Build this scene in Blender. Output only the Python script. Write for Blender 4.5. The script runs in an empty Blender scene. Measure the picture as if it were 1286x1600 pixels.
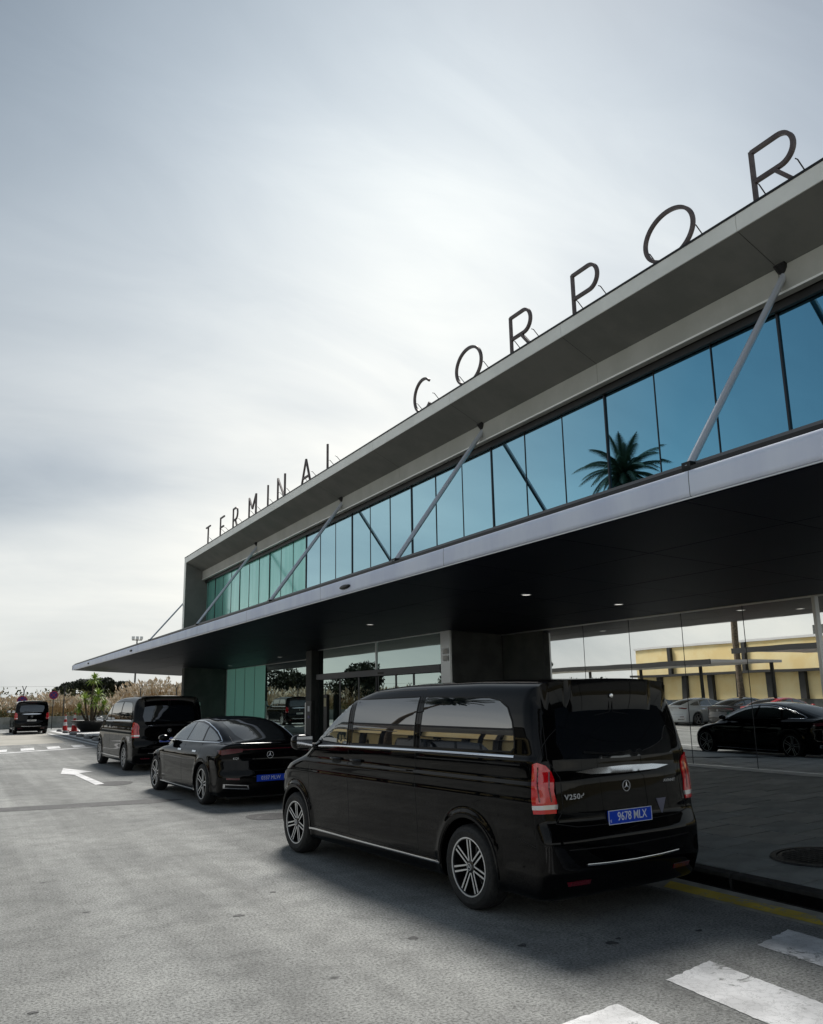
import bpy, bmesh, math, random
import numpy as np
from mathutils import Vector, Matrix
from mathutils.geometry import delaunay_2d_cdt

random.seed(7); np.random.seed(7)
SC = bpy.context.scene
COL = SC.collection
PI = math.pi
# ------------------------------------------------------------------ camera, sky, sun, exposure
YAW = 0.49604609
R3 = [[0.9998557, 0.00365543, -0.01658968], [-0.01698763, 0.21515095, -0.97643304], [0.0, 0.97657396, 0.215182]]
def r2st(v):
    return Vector((v[0]*math.cos(YAW)+v[1]*math.sin(YAW), -v[0]*math.sin(YAW)+v[1]*math.cos(YAW), v[2]))
cx_, cd_, cf_ = (r2st(r) for r in R3)
cam = bpy.data.cameras.new('camera'); camo = bpy.data.objects.new('camera', cam); COL.objects.link(camo)
M = Matrix.Identity(4)
for i in range(3):
    M[i][0] = cx_[i]; M[i][1] = -cd_[i]; M[i][2] = -cf_[i]
M[2][3] = 1.819
camo.matrix_world = M
cam.sensor_fit = 'HORIZONTAL'; cam.sensor_width = 36; cam.lens = 1310/1286*36
cam.clip_start = .05; cam.clip_end = 3000
SC.camera = camo

SUN_EL, SUN_AZ = math.radians(52), math.radians(33)     # azimuth clockwise from +Y (the road axis)
sd = Vector((math.sin(SUN_AZ)*math.cos(SUN_EL), math.cos(SUN_AZ)*math.cos(SUN_EL), math.sin(SUN_EL)))
sl = bpy.data.lights.new('sun', 'SUN'); sl.energy = 3.35; sl.angle = math.radians(18); sl.color = (1, .965, .91)
so = bpy.data.objects.new('sun', sl); COL.objects.link(so)
so.rotation_euler = (-sd).to_track_quat('-Z', 'Y').to_euler()

W = bpy.data.worlds.new("World"); SC.world = W; W.use_nodes = True
nt = W.node_tree; nt.nodes.clear()
def N(tree, t, **kw):
    n = tree.nodes.new(t)
    for k, v in kw.items():
        if k.startswith('i_'):
            key = k[2:]; key = int(key) if key.isdigit() else key.replace('_', ' ')
            n.inputs[key].default_value = v
        else: setattr(n, k, v)
    return n
def ramp(tree, stops, interp='EASE'):
    r = tree.nodes.new('ShaderNodeValToRGB'); r.color_ramp.interpolation = interp
    e = r.color_ramp.elements
    while len(e) < len(stops): e.new(.5)
    for i, (p, c) in enumerate(stops):
        e[i].position = p; e[i].color = (*c, 1) if not isinstance(c, (int, float)) else (c, c, c, 1)
    return r
def mth(tree, op, a, b=None, c=None, clamp=False):
    n = tree.nodes.new('ShaderNodeMath'); n.operation = op; n.use_clamp = clamp
    for i, v in enumerate((a, b, c)):
        if v is None: continue
        if isinstance(v, (int, float)): n.inputs[i].default_value = v
        else: tree.links.new(v, n.inputs[i])
    return n.outputs[0]
def mixc(tree, f, a, b):
    n = tree.nodes.new('ShaderNodeMix'); n.data_type = 'RGBA'
    for s, v in ((0, f), (6, a), (7, b)):
        if isinstance(v, (int, float)): n.inputs[s].default_value = v
        elif isinstance(v, tuple): n.inputs[s].default_value = (*v, 1) if len(v) == 3 else v
        else: tree.links.new(v, n.inputs[s])
    return n.outputs[2]
sky = N(nt, 'ShaderNodeTexSky', sky_type='NISHITA', sun_disc=False, sun_elevation=SUN_EL, sun_rotation=SUN_AZ, air_density=1.2, dust_density=2.5, ozone_density=1.4)
tc = N(nt, 'ShaderNodeTexCoord')
vdot = N(nt, 'ShaderNodeVectorMath', operation='DOT_PRODUCT'); nt.links.new(tc.outputs['Generated'], vdot.inputs[0]); vdot.inputs[1].default_value = (math.sin(.62)*math.cos(.50), math.cos(.62)*math.cos(.50), math.sin(.50))
sep = N(nt, 'ShaderNodeSeparateXYZ'); nt.links.new(tc.outputs['Generated'], sep.inputs[0])
# thin cloud veil: stretched noise on the view direction projected on a high layer
zz = mth(nt, 'ADD', mth(nt, 'ABSOLUTE', sep.outputs[2]), .55)
cmb = N(nt, 'ShaderNodeCombineXYZ')
nt.links.new(mth(nt, 'DIVIDE', sep.outputs[0], zz), cmb.inputs[0]); nt.links.new(mth(nt, 'DIVIDE', sep.outputs[1], zz), cmb.inputs[1])
mp = N(nt, 'ShaderNodeMapping'); mp.inputs['Rotation'].default_value = (0, 0, 1.1); mp.inputs['Scale'].default_value = (1.0, 2.6, 1)
nt.links.new(cmb.outputs[0], mp.inputs[0])
n1 = N(nt, 'ShaderNodeTexNoise', i_Scale=.85, i_Detail=5.0, i_Roughness=.45, i_Distortion=.5); nt.links.new(mp.outputs[0], n1.inputs[0])
n2 = N(nt, 'ShaderNodeTexNoise', i_Scale=3.1, i_Detail=8.0, i_Roughness=.6, i_Distortion=.9); nt.links.new(mp.outputs[0], n2.inputs[0])
# cloud brightness: forward-scattering lobe round the sun plus the noise
glow = mth(nt, 'POWER', mth(nt, 'MAXIMUM', vdot.outputs['Value'], 0.0), 9.0)
glow2 = mth(nt, 'POWER', mth(nt, 'MAXIMUM', vdot.outputs['Value'], 0.0), 30.0)
base = mth(nt, 'ADD', mth(nt, 'MULTIPLY', glow, .37), .074)
base = mth(nt, 'ADD', base, mth(nt, 'MULTIPLY', glow2, .05))
horiz = mth(nt, 'POWER', mth(nt, 'SUBTRACT', 1.0, mth(nt, 'ABSOLUTE', sep.outputs[2]), clamp=True), 1.7)
base = mth(nt, 'ADD', base, mth(nt, 'MULTIPLY', horiz, .56))
var = mth(nt, 'MULTIPLY_ADD', n1.outputs[0], 1.5, .25)
var = mth(nt, 'ADD', var, mth(nt, 'MULTIPLY_ADD', n2.outputs[0], .26, -.13))
lum = mth(nt, 'MULTIPLY', base, var)
tint = mixc(nt, mth(nt, 'MULTIPLY', lum, 1.25, clamp=True), (.68, .87, 1.13), (1.0, .995, .965))
zr = ramp(nt, [(.0, (1.0, .985, .925)), (.30, (.98, .98, .95)), (.62, (.92, .97, .99)), (1.0, (.86, .95, 1.0))], 'LINEAR'); nt.links.new(mth(nt, 'ABSOLUTE', sep.outputs[2]), zr.inputs[0])
tmx = N(nt, 'ShaderNodeMix', data_type='RGBA', blend_type='MULTIPLY'); tmx.inputs[0].default_value = 1; nt.links.new(tint, tmx.inputs[6]); nt.links.new(zr.outputs[0], tmx.inputs[7]); tint = tmx.outputs[2]
tc_mul = N(nt, 'ShaderNodeVectorMath', operation='SCALE'); nt.links.new(tint, tc_mul.inputs[0]); nt.links.new(lum, tc_mul.inputs['Scale'])
sk_s = N(nt, 'ShaderNodeVectorMath', operation='SCALE'); nt.links.new(sky.outputs[0], sk_s.inputs[0]); sk_s.inputs['Scale'].default_value = 1.0
cl_s = N(nt, 'ShaderNodeVectorMath', operation='SCALE'); nt.links.new(tc_mul.outputs[0], cl_s.inputs[0]); cl_s.inputs['Scale'].default_value = 12.0
cov = ramp(nt, [(.30, .86), (.62, .97)]); nt.links.new(n1.outputs[0], cov.inputs[0])
skyc = mixc(nt, cov.outputs[0], sk_s.outputs[0], cl_s.outputs[0])
bg = N(nt, 'ShaderNodeBackground', i_Strength=.09); nt.links.new(skyc, bg.inputs[0])
wo = N(nt, 'ShaderNodeOutputWorld'); nt.links.new(bg.outputs[0], wo.inputs[0])

SC.view_settings.view_transform = 'Standard'; SC.view_settings.look = 'None'
SC.view_settings.exposure = 0.36; SC.view_settings.gamma = 1.0; SC.view_settings.use_curve_mapping = False
SC.render.engine = 'CYCLES'
SC.cycles.max_bounces = 7; SC.cycles.glossy_bounces = 4; SC.cycles.transmission_bounces = 4; SC.cycles.transparent_max_bounces = 6
SC.cycles.caustics_reflective = False; SC.cycles.caustics_refractive = False
try: SC.cycles.use_denoising = True
except Exception: pass

# ------------------------------------------------------------------ materials
def mat(name, col=(.5, .5, .5), rough=.5, metal=0.0, ior=None, coat=0.0, coatr=.03, coatior=None, emit=None, es=1.0, spec=None):
    m = bpy.data.materials.new(name); m.use_nodes = True
    b = m.node_tree.nodes['Principled BSDF']
    b.inputs['Base Color'].default_value = (*col, 1); b.inputs['Roughness'].default_value = rough; b.inputs['Metallic'].default_value = metal
    if ior: b.inputs['IOR'].default_value = ior
    if spec is not None: b.inputs['Specular IOR Level'].default_value = spec
    if coat: b.inputs['Coat Weight'].default_value = coat; b.inputs['Coat Roughness'].default_value = coatr; b.inputs['Coat IOR'].default_value = coatior or 1.5
    if emit: b.inputs['Emission Color'].default_value = (*emit, 1); b.inputs['Emission Strength'].default_value = es
    return m
def bsdf(m): return m.node_tree.nodes['Principled BSDF']
def tint_noise(m, scale, c1, c2, lo=.35, hi=.65, detail=6, rough=.6, bump=0, bscale=None, coord='Object', stretch=None, bdist=.01):
    t = m.node_tree; b = bsdf(m)
    tcn = N(t, 'ShaderNodeTexCoord'); src = tcn.outputs[coord]
    if stretch:
        mpn = N(t, 'ShaderNodeMapping'); mpn.inputs['Scale'].default_value = stretch; t.links.new(src, mpn.inputs[0]); src = mpn.outputs[0]
    n = N(t, 'ShaderNodeTexNoise', i_Scale=scale, i_Detail=float(detail), i_Roughness=rough); t.links.new(src, n.inputs[0])
    r = ramp(t, [(lo, c1), (hi, c2)]); t.links.new(n.outputs[0], r.inputs[0]); t.links.new(r.outputs[0], b.inputs['Base Color'])
    if bump:
        n2_ = N(t, 'ShaderNodeTexNoise', i_Scale=bscale or scale*6, i_Detail=4.0); t.links.new(src, n2_.inputs[0])
        bu = N(t, 'ShaderNodeBump', i_Strength=bump, i_Distance=bdist); t.links.new(n2_.outputs[0], bu.inputs['Height']); t.links.new(bu.outputs[0], b.inputs['Normal'])
    return m
MT = {}
MT['paint'] = mat('black_car_paint', (.002, .002, .0024), .3, 0, 1.5, .8, .012, coatior=1.36, spec=.0)
MT['paint_grey'] = mat('dark_grey_car_paint', (.02, .021, .023), .25, .3, 1.5, 1.0, .02)
MT['paint_red'] = mat('red_car_paint', (.45, .01, .02), .3, 0, 1.5, 1.0, .02)
MT['paint_white'] = mat('white_car_paint', (.62, .64, .65), .3, 0, 1.5, 1.0, .02)
MT['glass_dark'] = mat('tinted_car_glass', (.005, .007, .010), .015, 0, 2.15)
MT['glass_back'] = mat('saloon_rear_glass', (.01, .012, .014), .05, 0, 1.45)
MT['glass_side'] = mat('coated_side_glass', (.006, .008, .012), .012, 0, 2.6)
MT['glass_car'] = mat('light_tinted_car_glass', (.03, .042, .042), .012, 0, 3.0)
MT['gap'] = mat('panel_gap_rubber', (.003, .003, .003), .7)
MT['trim'] = mat('black_plastic_trim', (.012, .012, .012), .45)
tint_noise(MT['trim'], 90, (.009, .009, .009), (.016, .016, .016))
MT['chrome'] = mat('bright_chrome', (.78, .79, .82), .08, 1.0)
MT['silver'] = mat('machined_alloy', (.86, .86, .86), .42, .45)
MT['badge'] = mat('satin_chrome_badge', (.85, .86, .88), .25, .6)
MT['rimblack'] = mat('black_rim_paint', (.01, .01, .011), .25, 0, 1.5, .6)
MT['tyre'] = tint_noise(mat('tyre_rubber', (.02, .02, .02), .75), 40, (.014, .014, .014), (.03, .03, .03), bump=.2, bscale=160)
MT['disc'] = mat('brake_disc_steel', (.25, .25, .25), .35, 1.0)
MT['redlens'] = mat('red_lamp_lens', (.44, .002, .008), .08, 0, 1.6, 1.0, .01, emit=(1, .01, .02), es=.04)
MT['reddark'] = mat('dark_red_lamp_lens', (.12, .002, .012), .08, 0, 1.6, 1.0, .01)
MT['clearlens'] = mat('clear_lamp_lens', (.7, .7, .72), .1, .6, 1.5, 1.0)
MT['plate'] = mat('blue_number_plate', (.012, .07, .62), .35, 0, 1.5, .3)
MT['plate_w'] = mat('white_number_plate', (.75, .75, .75), .35)
MT['plate_t'] = mat('plate_lettering', (.80, .84, .90), .4)
MT['plate_k'] = mat('plate_black_lettering', (.02, .02, .02), .4)
MT['interior'] = mat('dark_cabin', (.01, .01, .01), .8)
MT['greytri'] = mat('grey_reflective_sticker', (.28, .28, .36), .25, .4)

# building
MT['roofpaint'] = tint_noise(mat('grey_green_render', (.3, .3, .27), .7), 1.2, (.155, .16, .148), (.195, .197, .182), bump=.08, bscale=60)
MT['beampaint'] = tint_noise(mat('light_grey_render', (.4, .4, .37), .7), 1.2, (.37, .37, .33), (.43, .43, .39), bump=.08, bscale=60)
MT['roofedge'] = tint_noise(mat('pale_metal_edge', (.5, .5, .47), .4, .2), 1.5, (.78, .78, .72), (.86, .86, .80))
MT['darkwall'] = tint_noise(mat('charcoal_render', (.07, .07, .07), .7), 1.6, (.055, .062, .058), (.085, .09, .085), bump=.1, bscale=50)
MT['pillarwall'] = tint_noise(mat('grey_stone_wall', (.13, .13, .13), .65), 2.2, (.10, .105, .10), (.14, .145, .14), bump=.1, bscale=40)
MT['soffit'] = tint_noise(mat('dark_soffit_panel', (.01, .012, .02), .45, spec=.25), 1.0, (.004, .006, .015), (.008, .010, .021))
MT['fascia'] = mat('satin_aluminium_fascia', (.66, .70, .80), .55, .1)
tint_noise(MT['fascia'], .8, (.70, .75, .90), (.80, .85, .97), stretch=(1, 1.6, .35))
MT['gutter'] = mat('dark_gutter', (.012, .012, .013), .5)
MT['upstand'] = mat('grey_upstand', (.16, .165, .18), .5)
MT['mullion'] = mat('dark_anodised_mullion', (.03, .034, .04), .35, .5)
MT['silverline'] = mat('thin_aluminium_profile', (.55, .57, .58), .3, .8)
MT['rod'] = mat('painted_steel_tube', (.62, .66, .72), .3, .3, coat=.3)
MT['bracket'] = mat('dark_steel_bracket', (.02, .02, .02), .4, .5)
MT['letter'] = tint_noise(mat('dark_bronze_letter', (.1, .08, .08), .5, .2), 8, (.085, .066, .064), (.13, .105, .10))
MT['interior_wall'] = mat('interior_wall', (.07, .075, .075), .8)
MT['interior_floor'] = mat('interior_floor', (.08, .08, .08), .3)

def glass_mat(name, tint, fac, trans, rough=.0, ripple=.0, graze=None):
    m = bpy.data.materials.new(name); m.use_nodes = True; t = m.node_tree; t.nodes.clear()
    g = N(t, 'ShaderNodeBsdfGlossy'); g.inputs['Color'].default_value = (*tint, 1); g.inputs['Roughness'].default_value = rough
    tr = N(t, 'ShaderNodeBsdfTransparent'); tr.inputs['Color'].default_value = (*trans, 1)
    fr = N(t, 'ShaderNodeFresnel', i_IOR=1.5)
    f = mth(t, 'MULTIPLY_ADD', fr.outputs[0], 1.0-fac, fac, clamp=True)
    mx = N(t, 'ShaderNodeMixShader'); t.links.new(f, mx.inputs[0]); t.links.new(tr.outputs[0], mx.inputs[1]); t.links.new(g.outputs[0], mx.inputs[2])
    if ripple:
        tcn = N(t, 'ShaderNodeTexCoord'); n = N(t, 'ShaderNodeTexNoise', i_Scale=.7, i_Detail=1.0); t.links.new(tcn.outputs['Object'], n.inputs[0])
        bu = N(t, 'ShaderNodeBump', i_Strength=1.0, i_Distance=ripple); t.links.new(n.outputs[0], bu.inputs['Height']); t.links.new(bu.outputs[0], g.inputs['Normal'])
    if graze:   # multilayer coating: its tint pales towards grazing view
        lw = N(t, 'ShaderNodeLayerWeight', i_Blend=.5); r = ramp(t, [(.30, tint), (.62, graze)], 'LINEAR'); t.links.new(lw.outputs['Facing'], r.inputs[0]); t.links.new(r.outputs[0], g.inputs['Color'])
    o = N(t, 'ShaderNodeOutputMaterial'); t.links.new(mx.outputs[0], o.inputs[0])
    return m
MT['blueglass'] = glass_mat('blue_coated_glass', (.18, .46, .64), .86, (.02, .06, .09), .012, .0012, (.64, .90, .95))
MT['clearglass'] = glass_mat('lobby_glass', (.97, .98, .96), .84, (.25, .28, .27), .0, .0010)
m = mat('green_frosted_glass', (.12, .50, .42), .16, .45, 1.6, .6, .05); MT['greenglass'] = m
tint_noise(m, .8, (.22, .72, .60), (.32, .84, .72), stretch=(1, 3, .4))
MT['greenglow'] = mat('glowing_green_glass', (.24, .72, .58), .12, .1, 1.6, .6, emit=(.30, .62, .52), es=.09)  # faint glow added to brighten the panes under the canopy, no lamp behind
MT['vestglass'] = glass_mat('vestibule_glass', (.60, .72, .69), .60, (.22, .27, .26), .0, .0010)
MT['lamp'] = mat('downlight_lens', (.8, .8, .8), .4, emit=(1, .96, .88), es=.75)

# ground
def road_mat():
    m = mat('worn_asphalt', (.2, .2, .2), .85); t = m.node_tree; b = bsdf(m)
    tcn = N(t, 'ShaderNodeTexCoord'); src = tcn.outputs['Object']
    fine = N(t, 'ShaderNodeTexNoise', i_Scale=48.0, i_Detail=6.0, i_Roughness=.75); t.links.new(src, fine.inputs[0])
    vor = N(t, 'ShaderNodeTexVoronoi', i_Scale=110.0); t.links.new(src, vor.inputs[0])
    big = N(t, 'ShaderNodeTexNoise', i_Scale=.45, i_Detail=6.0, i_Roughness=.6, i_Distortion=.4); t.links.new(src, big.inputs[0])
    mid = N(t, 'ShaderNodeTexNoise', i_Scale=3.2, i_Detail=7.0, i_Roughness=.7); t.links.new(src, mid.inputs[0])
    cb = ramp(t, [(.30, (.225, .230, .222)), (.72, (.335, .340, .325))]); t.links.new(big.outputs[0], cb.inputs[0])
    cf = ramp(t, [(.38, .34), (.50, 1.0), (.62, 1.38)], 'LINEAR'); t.links.new(fine.outputs[0], cf.inputs[0])
    cm = ramp(t, [(.33, .80), (.60, 1.05)]); t.links.new(mid.outputs[0], cm.inputs[0])
    mu = N(t, 'ShaderNodeMix', data_type='RGBA', blend_type='MULTIPLY'); mu.inputs[0].default_value = 1
    t.links.new(cb.outputs[0], mu.inputs[6]); t.links.new(cf.outputs[0], mu.inputs[7])
    mu2 = N(t, 'ShaderNodeMix', data_type='RGBA', blend_type='MULTIPLY'); mu2.inputs[0].default_value = 1
    t.links.new(mu.outputs[2], mu2.inputs[6]); t.links.new(cm.outputs[0], mu2.inputs[7])
    # small oil spots
    vs_ = N(t, 'ShaderNodeTexVoronoi', i_Scale=1.1); t.links.new(src, vs_.inputs[0])
    nw = N(t, 'ShaderNodeTexNoise', i_Scale=9.0, i_Detail=3.0); t.links.new(src, nw.inputs[0])
    sp = mth(t, 'ADD', vs_.outputs['Distance'], mth(t, 'MULTIPLY_ADD', nw.outputs[0], .10, -.05))
    rs = ramp(t, [(.028, 1.0), (.05, 0.0)], 'LINEAR'); t.links.new(sp, rs.inputs[0])
    colr = mixc(t, mth(t, 'MULTIPLY', rs.outputs[0], .7), mu2.outputs[2], (.03, .03, .03))
    # wheel tracks and long seams running with the road
    mt_ = N(t, 'ShaderNodeMapping'); mt_.inputs['Scale'].default_value = (1.1, .035, 1); t.links.new(src, mt_.inputs[0])
    tn = N(t, 'ShaderNodeTexNoise', i_Scale=1.0, i_Detail=4.0, i_Roughness=.6); t.links.new(mt_.outputs[0], tn.inputs[0])
    rt = ramp(t, [(.38, .82), (.60, 1.10)]); t.links.new(tn.outputs[0], rt.inputs[0])
    mu3 = N(t, 'ShaderNodeMix', data_type='RGBA', blend_type='MULTIPLY'); mu3.inputs[0].default_value = 1
    t.links.new(colr, mu3.inputs[6]); t.links.new(rt.outputs[0], mu3.inputs[7]); colr = mu3.outputs[2]
    v5 = N(t, 'ShaderNodeTexVoronoi', i_Scale=7.0); t.links.new(src, v5.inputs[0])
    r5 = ramp(t, [(.0, 1.0), (.06, 1.0), (.09, 0.0)], 'LINEAR'); t.links.new(v5.outputs['Distance'], r5.inputs[0])
    s5 = N(t, 'ShaderNodeSeparateColor'); t.links.new(v5.outputs['Color'], s5.inputs[0])
    colr = mixc(t, mth(t, 'MULTIPLY', r5.outputs[0], mth(t, 'GREATER_THAN', s5.outputs[0], .88)), colr, (.07, .07, .065))
    # hairline cracks
    mpn = N(t, 'ShaderNodeMapping'); t.links.new(src, mpn.inputs[0])
    wn = N(t, 'ShaderNodeTexNoise', i_Scale=1.3, i_Detail=5.0); t.links.new(src, wn.inputs[0])
    av = N(t, 'ShaderNodeVectorMath', operation='ADD'); t.links.new(src, av.inputs[0])
    sc_ = N(t, 'ShaderNodeVectorMath', operation='SCALE'); t.links.new(wn.outputs['Color'], sc_.inputs[0]); sc_.inputs['Scale'].default_value = 1.1
    t.links.new(sc_.outputs[0], av.inputs[1])
    vc = N(t, 'ShaderNodeTexVoronoi', i_Scale=.22, feature='DISTANCE_TO_EDGE'); t.links.new(av.outputs[0], vc.inputs[0])
    rc = ramp(t, [(.0, 1.0), (.0028, 0.0)], 'LINEAR'); t.links.new(vc.outputs['Distance'], rc.inputs[0])
    colr = mixc(t, mth(t, 'MULTIPLY', rc.outputs[0], .35), colr, (.06, .06, .06))
    t.links.new(colr, b.inputs['Base Color'])
    hb = mth(t, 'ADD', mth(t, 'MULTIPLY', fine.outputs[0], .6), mth(t, 'MULTIPLY', vor.outputs['Distance'], .5))
    bu = N(t, 'ShaderNodeBump', i_Strength=.8, i_Distance=.010); t.links.new(hb, bu.inputs['Height']); t.links.new(bu.outputs[0], b.inputs['Normal'])
    return m
MT['road'] = road_mat()
def paint_mat(name, col, wear, seedoff=0, under=(.24, .24, .23)):
    m = mat(name, col, .7); t = m.node_tree; b = bsdf(m)
    tcn = N(t, 'ShaderNodeTexCoord'); src = tcn.outputs['Object']
    n = N(t, 'ShaderNodeTexNoise', i_Scale=7.0+seedoff, i_Detail=9.0, i_Roughness=.78, i_Distortion=.8); t.links.new(src, n.inputs[0])
    big = N(t, 'ShaderNodeTexNoise', i_Scale=1.3, i_Detail=3.0); t.links.new(src, big.inputs[0])
    s_ = mth(t, 'ADD', mth(t, 'MULTIPLY', n.outputs[0], .6), mth(t, 'MULTIPLY', big.outputs[0], .4))
    r = ramp(t, [(wear-.035, 1.0), (wear+.015, 0.0)], 'LINEAR'); t.links.new(s_, r.inputs[0])
    vc = N(t, 'ShaderNodeTexVoronoi', i_Scale=13.0, feature='DISTANCE_TO_EDGE'); 
    av = N(t, 'ShaderNodeVectorMath', operation='ADD'); t.links.new(src, av.inputs[0])
    sc_ = N(t, 'ShaderNodeVectorMath', operation='SCALE'); t.links.new(n.outputs['Color'], sc_.inputs[0]); sc_.inputs['Scale'].default_value = .25
    t.links.new(sc_.outputs[0], av.inputs[1]); t.links.new(av.outputs[0], vc.inputs[0])
    rc = ramp(t, [(.0, .8), (.035, 0.0)], 'LINEAR'); t.links.new(vc.outputs['Distance'], rc.inputs[0])
    f = mth(t, 'MAXIMUM', r.outputs[0], mth(t, 'MULTIPLY', rc.outputs[0], mth(t, 'MULTIPLY', big.outputs[0], 1.7)))
    dn = N(t, 'ShaderNodeTexNoise', i_Scale=2.5, i_Detail=6.0); t.links.new(src, dn.inputs[0])
    rd = ramp(t, [(.35, tuple(c*.72 for c in col)), (.6, col)]); t.links.new(dn.outputs[0], rd.inputs[0])
    c = mixc(t, f, rd.outputs[0], under)
    t.links.new(c, b.inputs['Base Color'])
    bu = N(t, 'ShaderNodeBump', i_Strength=.5, i_Distance=.004); t.links.new(n.outputs[0], bu.inputs['Height']); t.links.new(bu.outputs[0], b.inputs['Normal'])
    return m
MT['white_paint'] = paint_mat('worn_white_road_paint', (.88, .88, .88), .445)
MT['white_paint2'] = paint_mat('white_road_paint', (.8, .8, .8), .36)
MT['yellow_paint'] = paint_mat('worn_yellow_road_paint', (.66, .50, .06), .45, 2, (.30, .29, .25))
MT['tar'] = paint_mat('tar_patch', (.05, .05, .05), .42, 1)
MT['tan'] = tint_noise(mat('sandy_worn_asphalt', (.4, .38, .33), .9), .5, (.36, .345, .30), (.46, .44, .39), bump=.3, bscale=60)
MT['slab'] = tint_noise(mat('dark_paving_slab', (.1, .1, .1), .55), 2.5, (.20, .212, .203), (.32, .335, .32), bump=.25, bscale=45, bdist=.004)
MT['slab2'] = tint_noise(mat('darker_paving_slab', (.1, .1, .1), .5), 3.0, (.15, .16, .154), (.25, .262, .25), bump=.25, bscale=45, bdist=.004)
MT['joint'] = tint_noise(mat('paving_bed', (.05, .05, .05), .9), 12, (.012, .012, .012), (.025, .025, .025))
MT['kerb'] = tint_noise(mat('black_basalt_kerb', (.02, .02, .02), .7), 9, (.012, .012, .012), (.028, .028, .028), bump=.3)
MT['gutterstone'] = tint_noise(mat('concrete_gutter', (.25, .24, .2), .85), 6, (.27, .26, .22), (.36, .35, .31), bump=.2)
MT['iron'] = tint_noise(mat('black_cast_iron', (.012, .012, .012), .5, .3), 20, (.008, .008, .008), (.02, .02, .02), bump=.3)
MT['ground'] = tint_noise(mat('dry_verge', (.2, .17, .1), .95), .35, (.13, .12, .06), (.26, .21, .13), bump=.4, bscale=6, bdist=.05)
MT['concrete'] = tint_noise(mat('weathered_concrete', (.25, .25, .22), .85), 2.5, (.20, .205, .18), (.30, .30, .27), bump=.2)
MT['post'] = mat('dark_galvanised_post', (.05, .05, .05), .5, .4)
MT['leafdark'] = tint_noise(mat('pine_foliage', (.02, .03, .015), .8), 1.3, (.008, .014, .008), (.035, .045, .022))
MT['leafgreen'] = tint_noise(mat('bright_yucca_leaf', (.2, .32, .05), .5), 3, (.22, .36, .04), (.46, .56, .12))
MT['bush'] = tint_noise(mat('olive_shrub', (.08, .09, .03), .8), 1.5, (.06, .075, .025), (.16, .15, .06))
MT['reed'] = tint_noise(mat('dry_reed', (.4, .28, .14), .85), .9, (.27, .17, .08), (.50, .37, .20))
MT['plume'] = tint_noise(mat('reed_plume', (.6, .5, .36), .9), 2, (.60, .48, .34), (.85, .78, .66))
MT['bark'] = tint_noise(mat('trunk_bark', (.12, .09, .06), .9), 8, (.08, .06, .04), (.18, .14, .10), bump=.5)
MT['palmleaf'] = tint_noise(mat('palm_frond', (.03, .05, .02), .6), 2, (.02, .035, .015), (.05, .07, .03))
MT['conered'] = mat('red_plastic', (.5, .02, .02), .5)
MT['conewhite'] = mat('white_plastic', (.75, .75, .75), .5)
MT['signblue'] = mat('blue_sign_face', (.03, .02, .16), .4)
MT['signred'] = mat('red_sign_ring', (.30, .015, .06), .4)
MT['yellowwall'] = tint_noise(mat('yellow_ochre_cladding', (.80, .56, .20), .7), .6, (.92, .71, .34), (.98, .82, .46))
MT['darkframe'] = mat('dark_frame', (.03, .03, .03), .6)
MT['whiteroof'] = mat('white_canopy_sheet', (.75, .75, .73), .5)
MT['black'] = mat('matt_black', (.008, .008, .008), .5)

# ------------------------------------------------------------------ object helpers
def link(o, parent=None):
    COL.objects.link(o)
    if parent is not None: o.parent = parent
    return o
def mesh_obj(name, verts, faces, material, parent=None, smooth=False, sharp=None):
    me = bpy.data.meshes.new(name); me.from_pydata([tuple(map(float, v)) for v in verts], [], [tuple(map(int, f)) for f in faces]); me.update()
    if isinstance(material, (list, tuple)):
        for mm in material: me.materials.append(mm)
    else: me.materials.append(material)
    if smooth:
        me.polygons.foreach_set('use_smooth', [True]*len(me.polygons))
        if sharp: me.set_sharp_from_angle(angle=math.radians(sharp))
    return link(bpy.data.objects.new(name, me), parent)
def empty(name, label, cat, loc=(0, 0, 0), rz=0, group=None):
    o = bpy.data.objects.new(name, None); COL.objects.link(o); o.location = loc; o.rotation_euler = (0, 0, rz); o.empty_display_size = .1
    tag(o, label, cat, group); return o
def tag(o, label=None, cat=None, group=None, kind=None):
    if label: o['label'] = label
    if cat: o['category'] = cat
    if group: o['group'] = group
    if kind: o['kind'] = kind
    return o
def pempty(name, parent, loc=(0, 0, 0)):
    o = bpy.data.objects.new(name, None); COL.objects.link(o); o.parent = parent; o.location = loc; o.empty_display_size = .05; return o
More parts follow.
